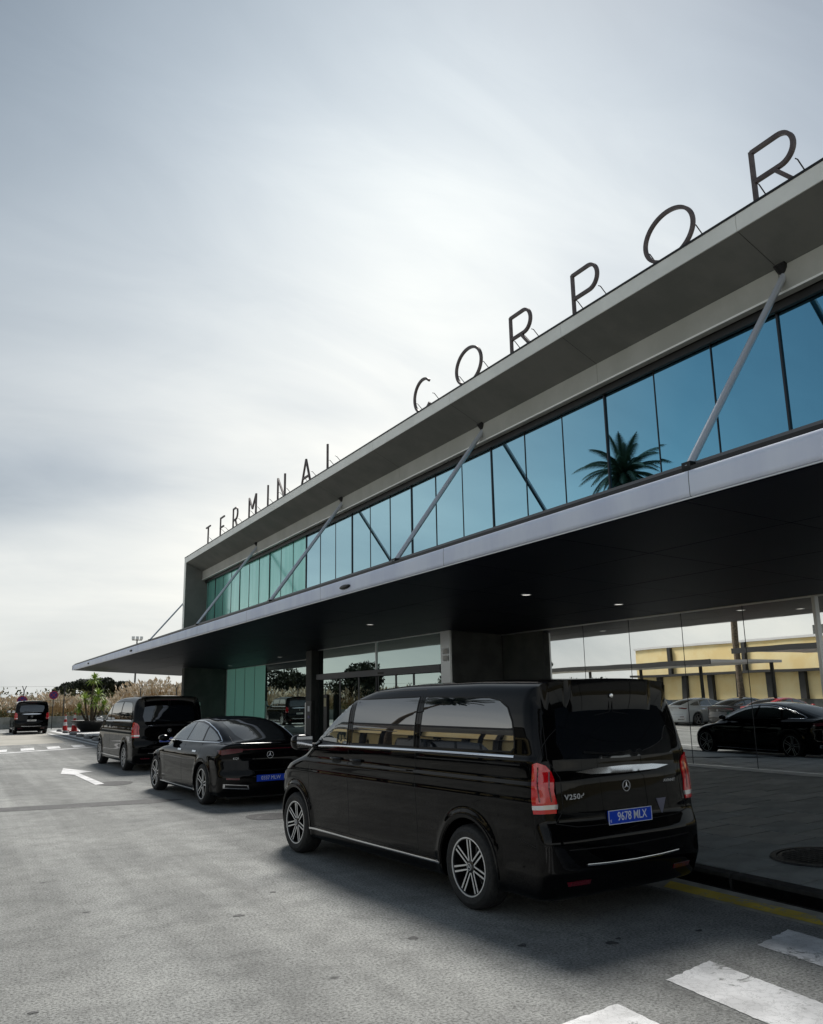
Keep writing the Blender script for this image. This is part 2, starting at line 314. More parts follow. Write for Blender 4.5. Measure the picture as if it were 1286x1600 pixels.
class MB:
    def __init__(s): s.v = []; s.f = []
    def add(s, v, f):
        n = len(s.v); s.v += [tuple(p) for p in v]; s.f += [tuple(i+n for i in q) for q in f]; return s
    def box(s, x0, x1, y0, y1, z0, z1):
        v = [(x, y, z) for x in (x0, x1) for y in (y0, y1) for z in (z0, z1)]
        return s.add(v, [(0, 1, 3, 2), (4, 6, 7, 5), (0, 4, 5, 1), (2, 3, 7, 6), (0, 2, 6, 4), (1, 5, 7, 3)])
    def tube(s, pts, r, n=10, caps=True, r2=None):
        pts = [Vector(p) for p in pts]; rings = []
        for i, p in enumerate(pts):
            d = (pts[min(i+1, len(pts)-1)]-pts[max(i-1, 0)]).normalized()
            a = d.orthogonal().normalized() if i == 0 else (a-d*a.dot(d)).normalized()
            b = d.cross(a)
            rr = r if r2 is None else r+(r2-r)*i/(len(pts)-1)
            rings.append([p+(a*math.cos(2*PI*k/n)+b*math.sin(2*PI*k/n))*rr for k in range(n)])
        v = [q for g in rings for q in g]; f = []
        for i in range(len(rings)-1):
            for k in range(n): f.append((i*n+k, i*n+(k+1) % n, (i+1)*n+(k+1) % n, (i+1)*n+k))
        if caps: f.append(tuple(range(n))[::-1]); f.append(tuple((len(rings)-1)*n+k for k in range(n)))
        return s.add(v, f)
    def bar(s, a, b, w, d, up=(0, 0, 1)):
        a = Vector(a); b = Vector(b); t = (b-a).normalized(); u = Vector(up); sdv = t.cross(u).normalized()*w/2; uu = sdv.cross(t).normalized()*d/2
        v = [p+q for p in (a, b) for q in (-sdv-uu, sdv-uu, sdv+uu, -sdv+uu)]
        return s.add(v, [(0, 1, 2, 3), (7, 6, 5, 4), (0, 4, 5, 1), (1, 5, 6, 2), (2, 6, 7, 3), (3, 7, 4, 0)])
    def lathe(s, prof, n=48, axis='z', c=(0, 0, 0), closed=False):
        v = []; f = []; m_ = len(prof)
        for k in range(n):
            a = 2*PI*k/n; ca, sa = math.cos(a), math.sin(a)
            for r, h in prof:
                if axis == 'z': v.append((c[0]+r*ca, c[1]+r*sa, c[2]+h))
                elif axis == 'y': v.append((c[0]+r*ca, c[1]+h, c[2]+r*sa))
        for k in range(n):
            k2 = (k+1) % n
            for i in range(m_-1 if not closed else m_):
                j = (i+1) % m_
                f.append((k*m_+i, k2*m_+i, k2*m_+j, k*m_+j))
        return s.add(v, f)
    def prism(s, poly, h0, h1, plane='xy'):
        n = len(poly)
        def P(p, h): return {'xy': (p[0], p[1], h), 'xz': (p[0], h, p[1]), 'yz': (h, p[0], p[1])}[plane]
        v = [P(p, h0) for p in poly]+[P(p, h1) for p in poly]
        f = [tuple(range(n))[::-1], tuple(range(n, 2*n))]+[(i, (i+1) % n, n+(i+1) % n, n+i) for i in range(n)]
        return s.add(v, f)
    def build(s, name, material, parent=None, smooth=False, sharp=35, bevel=0):
        me = bpy.data.meshes.new(name); me.from_pydata(s.v, [], s.f); me.update()
        bm = bmesh.new(); bm.from_mesh(me); bmesh.ops.recalc_face_normals(bm, faces=bm.faces)
        if bevel:
            bmesh.ops.bevel(bm, geom=list(bm.edges), offset=bevel, segments=2, affect='EDGES', profile=.6)
        bm.to_mesh(me); bm.free()
        me.materials.append(material)
        if smooth:
            me.polygons.foreach_set('use_smooth', [True]*len(me.polygons)); me.set_sharp_from_angle(angle=math.radians(sharp))
        return link(bpy.data.objects.new(name, me), parent)
def box(name, m, x0, x1, y0, y1, z0, z1, parent=None, bevel=0):
    return MB().box(x0, x1, y0, y1, z0, z1).build(name, m, parent, bevel=bevel)
def copy_tree(o, parent=None):
    c = o.copy(); COL.objects.link(c); c.parent = parent
    for ch in list(o.children): copy_tree(ch, c)
    return c
def text_mesh(body, size, depth=.003, bold=0.0, spacing=1.0):
    cu = bpy.data.curves.new('t', 'FONT'); cu.body = body; cu.size = size; cu.extrude = depth; cu.align_x = 'CENTER'; cu.align_y = 'CENTER'; cu.offset = bold; cu.space_character = spacing; cu.resolution_u = 3
    o = bpy.data.objects.new('t', cu); COL.objects.link(o); dg = bpy.context.evaluated_depsgraph_get(); dg.update()
    me = bpy.data.meshes.new_from_object(o.evaluated_get(dg)); bpy.data.objects.remove(o); return me
def text_obj(name, body, size, m, mat4, parent, depth=.003, bold=0.0, xs=1.0, spacing=1.0):
    me = text_mesh(body, size, depth, bold, spacing); me.transform(Matrix.Diagonal((xs, 1, 1, 1))); me.transform(mat4); me.materials.append(m)
    return link(bpy.data.objects.new(name, me), parent)

# ================================================================== SETTING: ground
X_, Y_ = 0, 0
g = tag(mesh_obj('ground', [(-600, -200, -.06), (900, -200, -.06), (900, 1500, -.06), (-600, 1500, -.06)], [(0, 1, 2, 3)], MT['ground']), kind='structure')
road = tag(mesh_obj('road', [(-26, -30, 0), (6.56, -30, 0), (6.56, 71, 0), (-26, 71, 0)], [(0, 1, 2, 3)], MT['road']), kind='structure')
# far forecourt under and beyond the canopy end
tag(mesh_obj('forecourt', [(6.56, 47, .0), (30, 47, .0), (30, 71, .0), (6.56, 71, .0)], [(0, 1, 2, 3)], MT['road']), kind='structure')
def decal(name, poly, m, z, parent=road):
    return mesh_obj(name, [(x, y, z) for x, y in poly], [tuple(range(len(poly)))], m, parent)
for (a, b, c, d) in [((3.14, 4.22), (3.68, 4.31), (3.52, .6), (2.98, .6)), ((4.24, 4.48), (4.78, 4.62), (4.50, .6), (3.96, .6)), ((5.36, 4.70), (5.90, 4.86), (5.62, .6), (5.08, .6)), ((1.88, 4.19), (2.42, 4.28), (2.30, .6), (1.76, .6)), ((.74, 4.05), (1.28, 4.12), (1.2, .6), (.66, .6))]:
    poly = []
    for p, q in ((a, b), (b, c), (c, d), (d, a)):
        L = math.hypot(q[0]-p[0], q[1]-p[1]); k = int(L/.035)
        for i in range(k):
            j = .005 if L > 1 else .009
            poly.append((p[0]+(q[0]-p[0])*i/k+random.gauss(0, j*.6), p[1]+(q[1]-p[1])*i/k+random.gauss(0, j*.6)))
    decal('zebra_stripe', poly, MT['white_paint'], .004)
# yellow kerb line: beige worn head then yellow
decal('yellow_line', [(6.16, 6.45), (6.40, 6.6), (6.42, 5.0), (6.20, 4.75)], MT['yellow_paint'], .008)
decal('gutter_strip', [(6.06, 8.2), (6.555, 8.2), (6.555, -3), (6.30, -3), (6.14, 4.5)], MT['gutterstone'], .004)
rs_ = random.Random(5)
for (x, y, r_) in [(2.35, 7.6, .035), (2.9, 8.3, .025), (3.3, 6.2, .035), (3.9, 5.6, .03), (4.5, 5.3, .04), (4.62, 5.36, .02), (5.3, 5.2, .022), (.6, 6.0, .02)]:
    ph = rs_.uniform(0, 6); pts_ = [(x+r_*math.cos(a)*(1.5+.4*math.sin(2*a+ph)), y+r_*math.sin(a)*(1+.35*math.sin(3*a+ph))) for a in np.linspace(0, 2*PI, 14, endpoint=False)]
    decal('oil_stain', pts_, MT['tar'], .0032)
# raised table with zebra squares and edge line
decal('edge_line', [(-6, 31.3), (5.9, 37.9), (5.9, 38.4), (-6, 31.9)], MT['white_paint2'], .008)
def lerp2(a, b, t): return (a[0]+(b[0]-a[0])*t, a[1]+(b[1]-a[1])*t)
dirv = (5.9+6, 37.9-31.3)
def tab(sv, off): return (sv, 31.3+(sv+6)*6.6/11.9+off)
for k in range(-6, 5):
    s0 = 1.55+k*1.03
    if s0+.6 > 6.2: continue
    decal('zebra_square', [tab(s0, 1.0), tab(s0+.52, 1.0), (s0+.64, tab(s0+.6, 0)[1]+2.9), (s0+.12, tab(s0+.1, 0)[1]+2.9)], MT['white_paint2'], .010)
decal('worn_light_surface', [(-20, 36), (4.9, 43.3), (5.2, 56), (5.2, 60), (-20, 60)], MT['tan'], .004)
decal('edge_line', [(5.3, 56.3), (5.5, 56.3), (5.86, 39.2), (5.64, 39.2)], MT['white_paint2'], .012)
decal('lane_arrow', [(2.70, 24.45), (2.98, 26.5), (3.52, 24.66), (3.13, 24.3), (3.24, 20.85), (3.03, 20.7), (2.96, 23.9)], MT['white_paint2'], .009)
pp = [(3.45+.42*math.cos(a)*(1+.1*math.sin(3*a)), 20.85+.55*math.sin(a)) for a in np.linspace(0, 2*PI, 24, endpoint=False)]
decal('tar_patch', pp, MT['tar'], .005)
pp = [(4.62+.36*math.cos(a), 13.45+.42*math.sin(a)*(1+.1*math.cos(2*a))) for a in np.linspace(0, 2*PI, 24, endpoint=False)]
decal('tar_patch', pp, MT['tar'], .005)
decal('tar_patch', [(-3, 17.2), (-1.5, 17.6), (3.4, 17.1), (4.1, 16.7), (3.5, 16.4), (.5, 16.8), (-3, 16.6)], MT['tar'], .0035).hide_render = False

# pavement (rises gently to the glass), paving slabs and kerb stones as pieces
S0, S1, Z0, Z1 = 6.74, 13.0, .140, .395
def pz(s): return Z0+(s-S0)*(Z1-Z0)/(S1-S0)
pav = tag(mesh_obj('pavement', [(S0, -12, Z0-.012), (S1, -12, Z1-.012), (S1, 47, Z1-.012), (S0, 47, Z0-.012), (S0, 47, -.05), (S1, 47, -.05)], [(0, 1, 2, 3), (3, 2, 5, 4)], MT['joint']), kind='structure')
ang = math.atan2(Z1-Z0, S1-S0)
tw = .60
ncol = 10; sw = (S1-S0-.04)/ncol
tm = MB().box(-sw/2+.010, sw/2-.010, -tw/2+.010, tw/2-.010, -.03, 0)
def tile_mesh(mat_):
    o = tm.build('paving_slab', mat_, bevel=.003); me = o.data; bpy.data.objects.remove(o); return me
tmes = [tile_mesh(MT['slab']), tile_mesh(MT['slab2'])]
for i in range(ncol):
    s = S0+.02+sw*(i+.5)
    for j in range(24):
        t = .9+tw*j+(.3 if i % 2 else 0)
        o = bpy.data.objects.new('paving_slab', tmes[random.random() < .35]); COL.objects.link(o); o.parent = pav
        o.location = (s, t, pz(s)+random.uniform(-.0025, .0025)); o.rotation_euler = (random.uniform(-.004, .004), -ang+random.uniform(-.004, .004), 0)
for (t0, t1) in ((-12, .6), (15.6, 47)):
    m_ = MT['slab']
    o = mesh_obj('far_paving', [(S0, t0, Z0-.002), (S1, t0, Z1-.002), (S1, t1, Z1-.002), (S0, t1, Z0-.002)], [(0, 1, 2, 3)], m_, pav)
km = MB().box(-.075, .075, -.496, .496, 0, .15)
ko = km.build('kerb_stone', MT['kerb'], bevel=.012); kme = ko.data; bpy.data.objects.remove(ko)
kerb = tag(mesh_obj('kerb', [(6.57, -12, .0), (6.72, -12, .0), (6.72, 47, .0), (6.57, 47, .0), (6.57, -12, .11), (6.72, -12, .11), (6.72, 47, .11), (6.57, 47, .11)], [(0, 3, 2, 1), (4, 5, 6, 7), (0, 1, 5, 4), (2, 3, 7, 6), (0, 4, 7, 3), (1, 2, 6, 5)], MT['joint']), kind='structure')
for j in range(59):
    o = bpy.data.objects.new('kerb_stone', kme); COL.objects.link(o); o.parent = kerb; o.location = (6.645, -11.5+j, random.uniform(-.003, .002))
mc = empty('manhole_cover', 'round black cast iron cover lying on the pavement near the kerb', 'manhole cover', (7.78, 5.95, pz(7.78)+.004)); mc.rotation_euler = (0, -ang, 0)
MB().lathe([(0, .014), (.36, .014), (.38, .010), (.38, 0), (0, 0)], 48).build('cover', MT['iron'], mc, True)
MB().lathe([(.395, 0), (.395, .018), (.45, .016), (.46, 0)], 48).build('frame', MT['iron'], mc, True)
rb = MB()
for k in range(-4, 5):
    w_ = math.sqrt(max(.0, .34**2-(k*.075)**2)); rb.box(k*.075-.008, k*.075+.008, -w_, w_, .0135, .019)
rb.build('rib', MT['iron'], mc)

# ================================================================== TERMINAL BUILDING
tb = empty('terminal_building', 'long low airport terminal with blue glass band, grey roof box and dark canopy', 'building', (12, 10, 0))
tb.location = (0, 0, 0)
T0, T1 = -14.0, 33.35
# roof box: slab, edge, soffit, beam, end wall
SF, SG, SB = 7.8, 8.65, 8.45
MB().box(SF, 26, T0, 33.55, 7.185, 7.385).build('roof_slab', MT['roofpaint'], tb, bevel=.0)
MB().box(SF-.03, SF+.10, T0, 33.56, 7.392, 7.42).build('roof_coping', MT['bracket'], tb)
MB().add([(SF+.02, T0, 7.186), (SB+.02, T0, 6.872), (SB+.02, 33.30, 6.872), (SF+.02, 33.30, 7.186)], [(0, 1, 2, 3)]).build('soffit_backing', MT['black'], tb)
MB().box(SB+.006, SB+.5, T0, 33.30, 6.535, 6.86).build('beam_core', MT['black'], tb)
tp_ = T0
while tp_ < 33.25:
    te = min(tp_+3.35, 33.56); te2 = min(te, 33.30)
    MB().box(SF-.02, SF-.002, tp_+.003, te-.003, 7.18, 7.39).build('roof_edge_trim', MT['roofedge'], tb)
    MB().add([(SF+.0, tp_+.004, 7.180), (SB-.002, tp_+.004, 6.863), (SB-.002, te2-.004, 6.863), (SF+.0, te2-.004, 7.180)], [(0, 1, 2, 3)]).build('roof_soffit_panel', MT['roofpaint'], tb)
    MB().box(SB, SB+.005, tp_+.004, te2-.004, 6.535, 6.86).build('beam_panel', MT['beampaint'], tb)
    tp_ += 3.35
MB().box(SB-.015, SB+.10, T0, 33.29, 6.505, 6.533).build('beam_trim', MT['roofedge'], tb)
MB().box(SF, 26, 33.32, 33.55, 4.02, 7.18).build('end_wall', MT['roofpaint'], tb)
MB().box(SF-.02, SF-.002, 33.30, 33.56, 4.02, 7.178).build('end_wall_trim', MT['roofedge'], tb)
MB().box(SB+.12, SB+.18, T0, 33.3, 6.40, 6.50).build('window_head', MT['black'], tb)
# panes of the upper band: 1.07 m modules, green frosted ones at the far end
K0, K1 = -19, 26
for k in range(K0, K1):
    a = 6.33+1.07*k; b = min(a+1.07, 33.29)
    green = a > 22.3
    mm = MT['greenglass'] if green else MT['blueglass']
    tilt = random.uniform(-.004, .004)
    x = SG
    o = MB().add([(x, a+.012, 4.3), (x, b-.012, 4.3), (x+tilt, b-.012, 6.50), (x+tilt, a+.012, 6.50), (x+.02, a+.012, 4.3), (x+.02, b-.012, 4.3), (x+.02+tilt, b-.012, 6.50), (x+.02+tilt, a+.012, 6.50)],
                 [(0, 1, 2, 3), (7, 6, 5, 4), (0, 4, 5, 1), (1, 5, 6, 2), (2, 6, 7, 3), (3, 7, 4, 0)]).build('window_pane', mm, tb)
    bold = (k % 3 == 0)
    w_ = .014 if bold else .008
    MB().box(SG-(.022 if bold else .010), SG+.06, a-w_, a+w_, 4.3, 6.50).build('mullion', MT['mullion'], tb)
MB().box(SG-.02, SG+.3, T0, 33.3, 4.2, 4.32).build('window_sill', MT['mullion'], tb)
# upper floor interior
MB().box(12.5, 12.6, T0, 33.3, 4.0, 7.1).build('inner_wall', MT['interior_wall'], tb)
# canopy: sloping slab from the kerb edge to the glass wall
CE = 6.5; CT = 56.6
def cz(s): return 3.78+(s-6.5)*(3.43-3.78)/6.5
can = pempty('canopy', tb)
MB().add([(CE+.05, T0, 3.785), (13.2, T0, cz(13.2)), (13.2, CT-.03, cz(13.2)), (CE+.05, CT-.03, 3.785), (CE+.05, T0, 4.06), (13.2, T0, 4.06), (13.2, CT-.03, 4.06), (CE+.05, CT-.03, 4.06)],
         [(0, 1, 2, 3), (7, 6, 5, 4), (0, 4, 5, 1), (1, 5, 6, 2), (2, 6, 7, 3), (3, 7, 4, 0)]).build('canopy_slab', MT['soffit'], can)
ns = 4; ds = (13.15-(CE+.08))/ns; tp_ = T0
jt = 0
while tp_ < CT-.1:
    te = min(tp_+2.24, CT-.05)
    for i in range(ns):
        a = CE+.08+ds*i+.008; b = a+ds-.016; dz = random.uniform(-.002, .001)
        MB().add([(a, tp_+.008, cz(a)-.010+dz), (b, tp_+.008, cz(b)-.010+dz), (b, te-.008, cz(b)-.010+dz), (a, te-.008, cz(a)-.010+dz), (a, tp_+.008, cz(a)+.006), (b, tp_+.008, cz(b)+.006), (b, te-.008, cz(b)+.006), (a, te-.008, cz(a)+.006)],
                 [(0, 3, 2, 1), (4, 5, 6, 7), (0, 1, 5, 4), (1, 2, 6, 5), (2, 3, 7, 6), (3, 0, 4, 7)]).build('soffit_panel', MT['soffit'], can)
    tp_ += 2.24
# rounded metal fascia, in panels
prof = [(0.03, 3.772), (0.0, 3.780), (-.002, 3.83), (-.003, 3.90), (-.003, 3.98), (0.003, 4.050), (.05, 4.065)]
t = T0
while t < CT:
    t2 = min(t+5.0, CT)
    v = [(CE+dx, tt, z) for tt in (t+.004, t2-.004) for dx, z in prof]; n = len(prof)
    mesh_obj('fascia_panel', v, [(i, i+1, n+i+1, n+i) for i in range(n-1)], MT['fascia'], can, True)
    t = t2
# end fascia
MB().add([(CE-.02, CT-.03, 3.775), (13.2, CT-.03, cz(13.2)-.005), (13.2, CT+.02, cz(13.2)-.005), (CE-.02, CT+.02, 3.775), (CE-.02, CT-.03, 4.063), (13.2, CT-.03, 3.75), (13.2, CT+.02, 3.75), (CE-.02, CT+.02, 4.063)],
         [(0, 1, 2, 3), (7, 6, 5, 4), (0, 4, 5, 1), (1, 5, 6, 2), (2, 6, 7, 3), (3, 7, 4, 0)]).build('fascia_end', MT['upstand'], can)
MB().box(CE+.03, CE+.10, T0, CT, 4.066, 4.105).build('gutter', MT['gutter'], can)
MB().box(CE+.11, CE+.20, T0, CT, 4.062, 4.165).build('upstand', MT['upstand'], can)
MB().box(CE+.005, CE+.02, T0, CT, 3.757, 3.770).build('drip_edge', MT['silverline'], can)
for (s, t) in [(11.3, 12.47), (11.58, 26.23), (11.59, 19.36), (11.7, 33.1), (12.06, 41.4), (9.2, 12.6), (9.2, 19.3), (9.2, 26.1), (9.2, 33), (9.2, 40), (11.3, 5.6), (9.2, 6)][:7]+[(11.4, 5.6)]:
    d = pempty('downlight', can, (s, t, cz(s)))
    MB().lathe([(.075, -.002), (.095, -.006), (.10, .01)], 20).build('ring', MT['silverline'], d, True)
    MB().lathe([(0, -.001), (.075, -.001)], 20).build('lens', MT['lamp'], d)
    # tiny gap sized offset keeps it proud of the panel
    d.location.z -= .014
for (t, w_) in ((14.72, .24), (36.9, .22), (49.5, .22)):
    d = pempty('edge_lamp', can, (CE-.03, t, 3.90))
    MB().lathe([(0, -.03), (.6, -.022), (.9, -.01), (1.0, .02)], 24).build('housing', MT['black'], d, True)
    h = d.children[0]; h.rotation_euler = (0, PI/2, 0); h.scale = (.045, w_, 1.0)
# tie rods
for (k, tt) in enumerate([6.05, 12.76, 19.4, 26.4, 33.62, -.7, -7.4]):
    top = Vector((8.52, tt, 6.80)) if tt < 33.5 else Vector((7.95, tt+.02, 5.75))
    bot = Vector((CE+.06, tt, 4.10))
    r = pempty('tie_rod', tb)
    MB().tube([bot, bot+(top-bot)*.5, top], .042 if tt < 33.5 else .03, 14).build('tube', MT['rod'], r, True)
    if tt < 33.5:
        br = MB(); br.tube([top+Vector((-.10, 0, .10)), top+Vector((.02, 0, -.02))], .085, 14); br.box(top.x-.03, top.x+.02, tt-.10, tt+.10, top.z-.10, top.z+.10)
        br.build('bracket', MT['bracket'], r)
    MB().box(bot.x-.03, bot.x+.10, tt-.06, tt+.06, 4.06, 4.16).build('foot_bracket', MT['bracket'], r)

# ground floor
G = 13.0
MB().box(10.72, G+.3, 45.25, 45.75, -.02, 3.5).build('end_fin_wall', MT['darkwall'], tb)
MB().box(G+.02, 26, 45.3, 46.0, -.02, 3.5).build('side_wall', MT['darkwall'], tb)
MB().box(G-.03, G+.05, 45.2, 45.249, .3, 3.42).build('corner_profile', MT['silverline'], tb)
def pane(a, b, z0, z1, mm, s=G, nm='lobby_pane'):
    return MB().box(s, s+.02, a+.006, b-.006, z0, z1).build(nm, mm, tb)
zg = cz(G)-.035
for i in range(4): pane(38.8+i*1.6, 38.8+(i+1)*1.6, pz(G), zg, MT['greenglow'], nm='green_pane')
for i in range(1, 5): MB().box(G-.012, G+.03, 38.8+i*1.6-.012 if i < 4 else 45.17, 38.8+i*1.6+.012 if i < 4 else 45.195, pz(G), zg).build('mullion', MT['mullion'], tb)
for a, b in ((35.9, 38.8), (33.0, 35.9), (30.6, 33.0)): pane(a, b, pz(G), zg, MT['vestglass'])
MB().box(G-.03, G+.04, 30.6, 45.2, zg, zg+.032).build('head_profile', MT['silverline'], tb)
# right lobby glazing
edges = [17.17]
while edges[-1] > -12: edges.append(edges[-1]-1.545)
for a, b in zip(edges[1:], edges[:-1]):
    pane(a, b, pz(G)+.045, zg, MT['clearglass'])
    bold = abs(b-9.45) < .3
    MB().box(G-(.05 if bold else .004), G+.03, b-(.03 if bold else .006), b+(.03 if bold else .006), pz(G)+.045, zg).build('mullion', MT['mullion'] if not bold else MT['silverline'], tb)
MB().box(G-.03, G+.04, edges[-1], 19.0, zg, zg+.032).build('head_profile', MT['silverline'], tb)
MB().box(G-.045, G+.05, edges[-1], 19.0, pz(G)-.03, pz(G)+.043).build('base_profile', MT['silverline'], tb)
pane(17.18, 19.0, pz(G)+.045, zg, MT['darkwall'], nm='dark_panel')
# vestibule: block wall at t=19, glass front at s=11.4, column
MB().box(11.42, G-.01, 19.0, 19.55, pz(11.5)-.05, 3.505).build('block_wall', MT['pillarwall'], tb, bevel=.01)
MB().box(11.36, 11.415, 19.02, 19.50, pz(11.4)-.05, 3.505).build('block_edge', MT['silverline'], tb)
VS = 11.45
zv = cz(VS)-.03
for a, b in ((19.56, 23.58), (23.58, 28.28)):
    MB().box(VS, VS+.02, a+.02, b-.02, 2.66, zv).build('upper_pane', MT['vestglass'], tb)
MB().box(VS-.03, VS+.05, 23.55, 23.61, 2.62, zv).build('mullion', MT['silverline'], tb)
MB().box(VS-.03, VS+.05, 19.55, 28.3, zv, zv+.03).build('head_profile', MT['silverline'], tb)
MB().box(VS-.10, VS+.10, 19.55, 28.3, 2.46, 2.64).build('door_header', MT['upstand'], tb)
for a, b in ((19.6, 21.2), (21.2, 22.3), (22.3, 23.5), (23.6, 24.9), (24.9, 26.4), (26.4, 28.3)):
    d = pempty('door_leaf', tb)
    MB().box(VS+.01, VS+.03, a+.05, b-.05, pz(VS)+.08, 2.44).build('pane', MT['vestglass'], d)
    fr = MB(); fr.box(VS, VS+.045, a+.004, a+.048, pz(VS), 2.455); fr.box(VS, VS+.045, b-.048, b-.004, pz(VS), 2.455); fr.box(VS, VS+.045, a+.05, b-.05, pz(VS), pz(VS)+.075)
    fr.build('frame', MT['mullion'], d)
MB().box(VS-.105, VS-.09, 22.9, 23.3, 2.50, 2.56).build('door_sensor', MT['black'], tb)
MB().box(VS+.1, G, 28.3, 28.4, .2, 3.5).build('return_wall', MT['darkwall'], tb)
MB().box(11.22, 11.62, 28.42, 28.95, pz(11.3)-.05, 3.50).build('column', MT['darkwall'], tb, bevel=.01)
MB().box(11.62, G-.01, 28.5, 28.9, .2, 3.5).build('lobby_return', MT['darkwall'], tb)
MB().box(G-.01, G+.2, 28.9, 30.6, .2, 3.5).build('wall_pier', MT['darkwall'], tb)
# small notices on the block edge
MB().box(11.345, 11.357, 19.1, 19.35, 2.72, 2.86).build('notice', MT['conewhite'], tb)
MB().box(11.345, 11.357, 19.1, 19.35, 2.90, 3.04).build('notice', MT['conewhite'], tb)
# lobby interior
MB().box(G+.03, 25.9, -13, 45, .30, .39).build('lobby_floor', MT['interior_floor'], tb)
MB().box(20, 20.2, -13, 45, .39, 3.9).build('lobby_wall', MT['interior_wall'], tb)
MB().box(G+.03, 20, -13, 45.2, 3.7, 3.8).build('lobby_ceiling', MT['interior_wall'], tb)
for t in (6, 14, 33, 40):
    o = MB().box(15.5, 16.3, t, t+2.2, .4, 1.35); o.build('reception_desk', MT['interior_wall'], tb)
# roof over the far ground-floor wing
MB().box(13.2, 26, 33.6, CT-.1, 3.5, 4.0).build('wing_roof', MT['darkwall'], tb)
MB().box(25.8, 26, -14, 46, 0, 7.1).build('back_wall', MT['darkwall'], tb)
MB().box(7.9, 26, -14.2, -14.01, 4.05, 7.38).build('south_wall', MT['roofpaint'], tb)
MB().box(13, 26, -14.2, -14.01, 0, 4.0).build('south_wall', MT['darkwall'], tb)

# ---- rooftop letters, each standing alone on the roof edge
LH = .74; LW = .050; LD = .045; LZ = 7.50; LS = 8.02
def stroke_letter(ch, w):
    """centre-line strokes in (u right, v up) units of metres"""
    H = LH; c = LW/2
    if ch == 'T': return [[(0, H-c), (w, H-c)], [(w/2, 0), (w/2, H)]]
    if ch == 'E': return [[(c, 0), (c, H)], [(0, H-c), (w, H-c)], [(0, H*.5), (w*.86, H*.5)], [(0, c), (w, c)]]
    if ch == 'I': return [[(w/2, 0), (w/2, H)]]
    if ch == 'L': return [[(c, 0), (c, H)], [(0, c), (w, c)]]
    if ch == 'N': return [[(c, 0), (c, H)], [(c, H-.01), (w-c, .01)], [(w-c, 0), (w-c, H)]]
    if ch == 'M': return [[(c, 0), (c, H)], [(c, H-.01), (w/2, H*.42)], [(w/2, H*.42), (w-c, H-.01)], [(w-c, 0), (w-c, H)]]
    if ch == 'A': return [[(0.02, 0), (w/2, H-.01)], [(w-.02, 0), (w/2, H-.01)], [(w*.19, H*.30), (w*.81, H*.30)]]
    if ch in 'PR':
        r = H*.27; cy = H-c-r+.01; x0 = w-r-c
        arc = [(x0+r*math.sin(a), cy+r*math.cos(a)) for a in np.linspace(0, PI, 17)]
        s = [[(c, 0), (c, H)], [(c, cy+r)]+arc+[(c, cy-r)]]
        if ch == 'R': s.append([(w*.50, cy-r), (w-c, 0)])
        return s
    if ch == 'O': return [[(w/2+(w/2-c)*math.sin(a), H/2+(H/2-c)*math.cos(a)) for a in np.linspace(0, 2*PI, 49)]]
    if ch == 'C': return [[(w/2+(w/2-c)*math.sin(a), H/2+(H/2-c)*math.cos(a)) for a in np.linspace(PI*.26, -PI*1.26, 37)]]
def ribbon2(pts, w):
    P = [Vector(p) for p in pts]; L = []; Rr = []
    closed = (P[0]-P[-1]).length < 1e-4
    for i, p in enumerate(P):
        a = P[i-1] if i > 0 else (P[-2] if closed else None); b = P[i+1] if i < len(P)-1 else (P[1] if closed else None)
        d1 = (p-a).normalized() if a is not None else None; d2 = (b-p).normalized() if b is not None else None
        d = ((d1 or d2)+(d2 or d1)).normalized(); n = Vector((-d.y, d.x))
        k = 1/max(.5, n.dot(Vector((-(d1 or d2).y, (d1 or d2).x))))
        L.append(p+n*w/2*k); Rr.append(p-n*w/2*k)
    return L, Rr
LET = [('T', 31.27, .60, 'letter T, first letter of the rooftop word TERMINAL'),
       ('E', 29.32, .52, 'letter E, between the T and the R of TERMINAL on the roof'),
       ('R', 27.73, .56, 'letter R of TERMINAL, the smallest and farthest of the roof Rs'),
       ('M', 25.94, .76, 'letter M in the middle of the rooftop word TERMINAL'),
       ('I', 24.09, .10, 'letter I, a single upright bar between M and N'),
       ('N', 23.16, .66, 'letter N on the roof edge between the I and the A'),
       ('A', 21.20, .72, 'pointed letter A of the rooftop word TERMINAL'),
       ('L', 19.34, .50, 'letter L, last letter of TERMINAL beside the wide gap'),
       ('C', 14.62, .78, 'letter C that opens the second rooftop word'),
       ('O', 12.93, .92, 'smaller letter O on the roof, directly right of the C'),
       ('R', 11.10, .62, 'letter R on the roof between the smaller O and the P'),
       ('P', 9.41, .62, 'letter P standing on the roof edge between R and O'),
       ('O', 7.83, .92, 'larger letter O on the roof, directly right of the P'),
       ('R', 5.99, .62, 'largest letter R at the right end of the rooftop sign')]
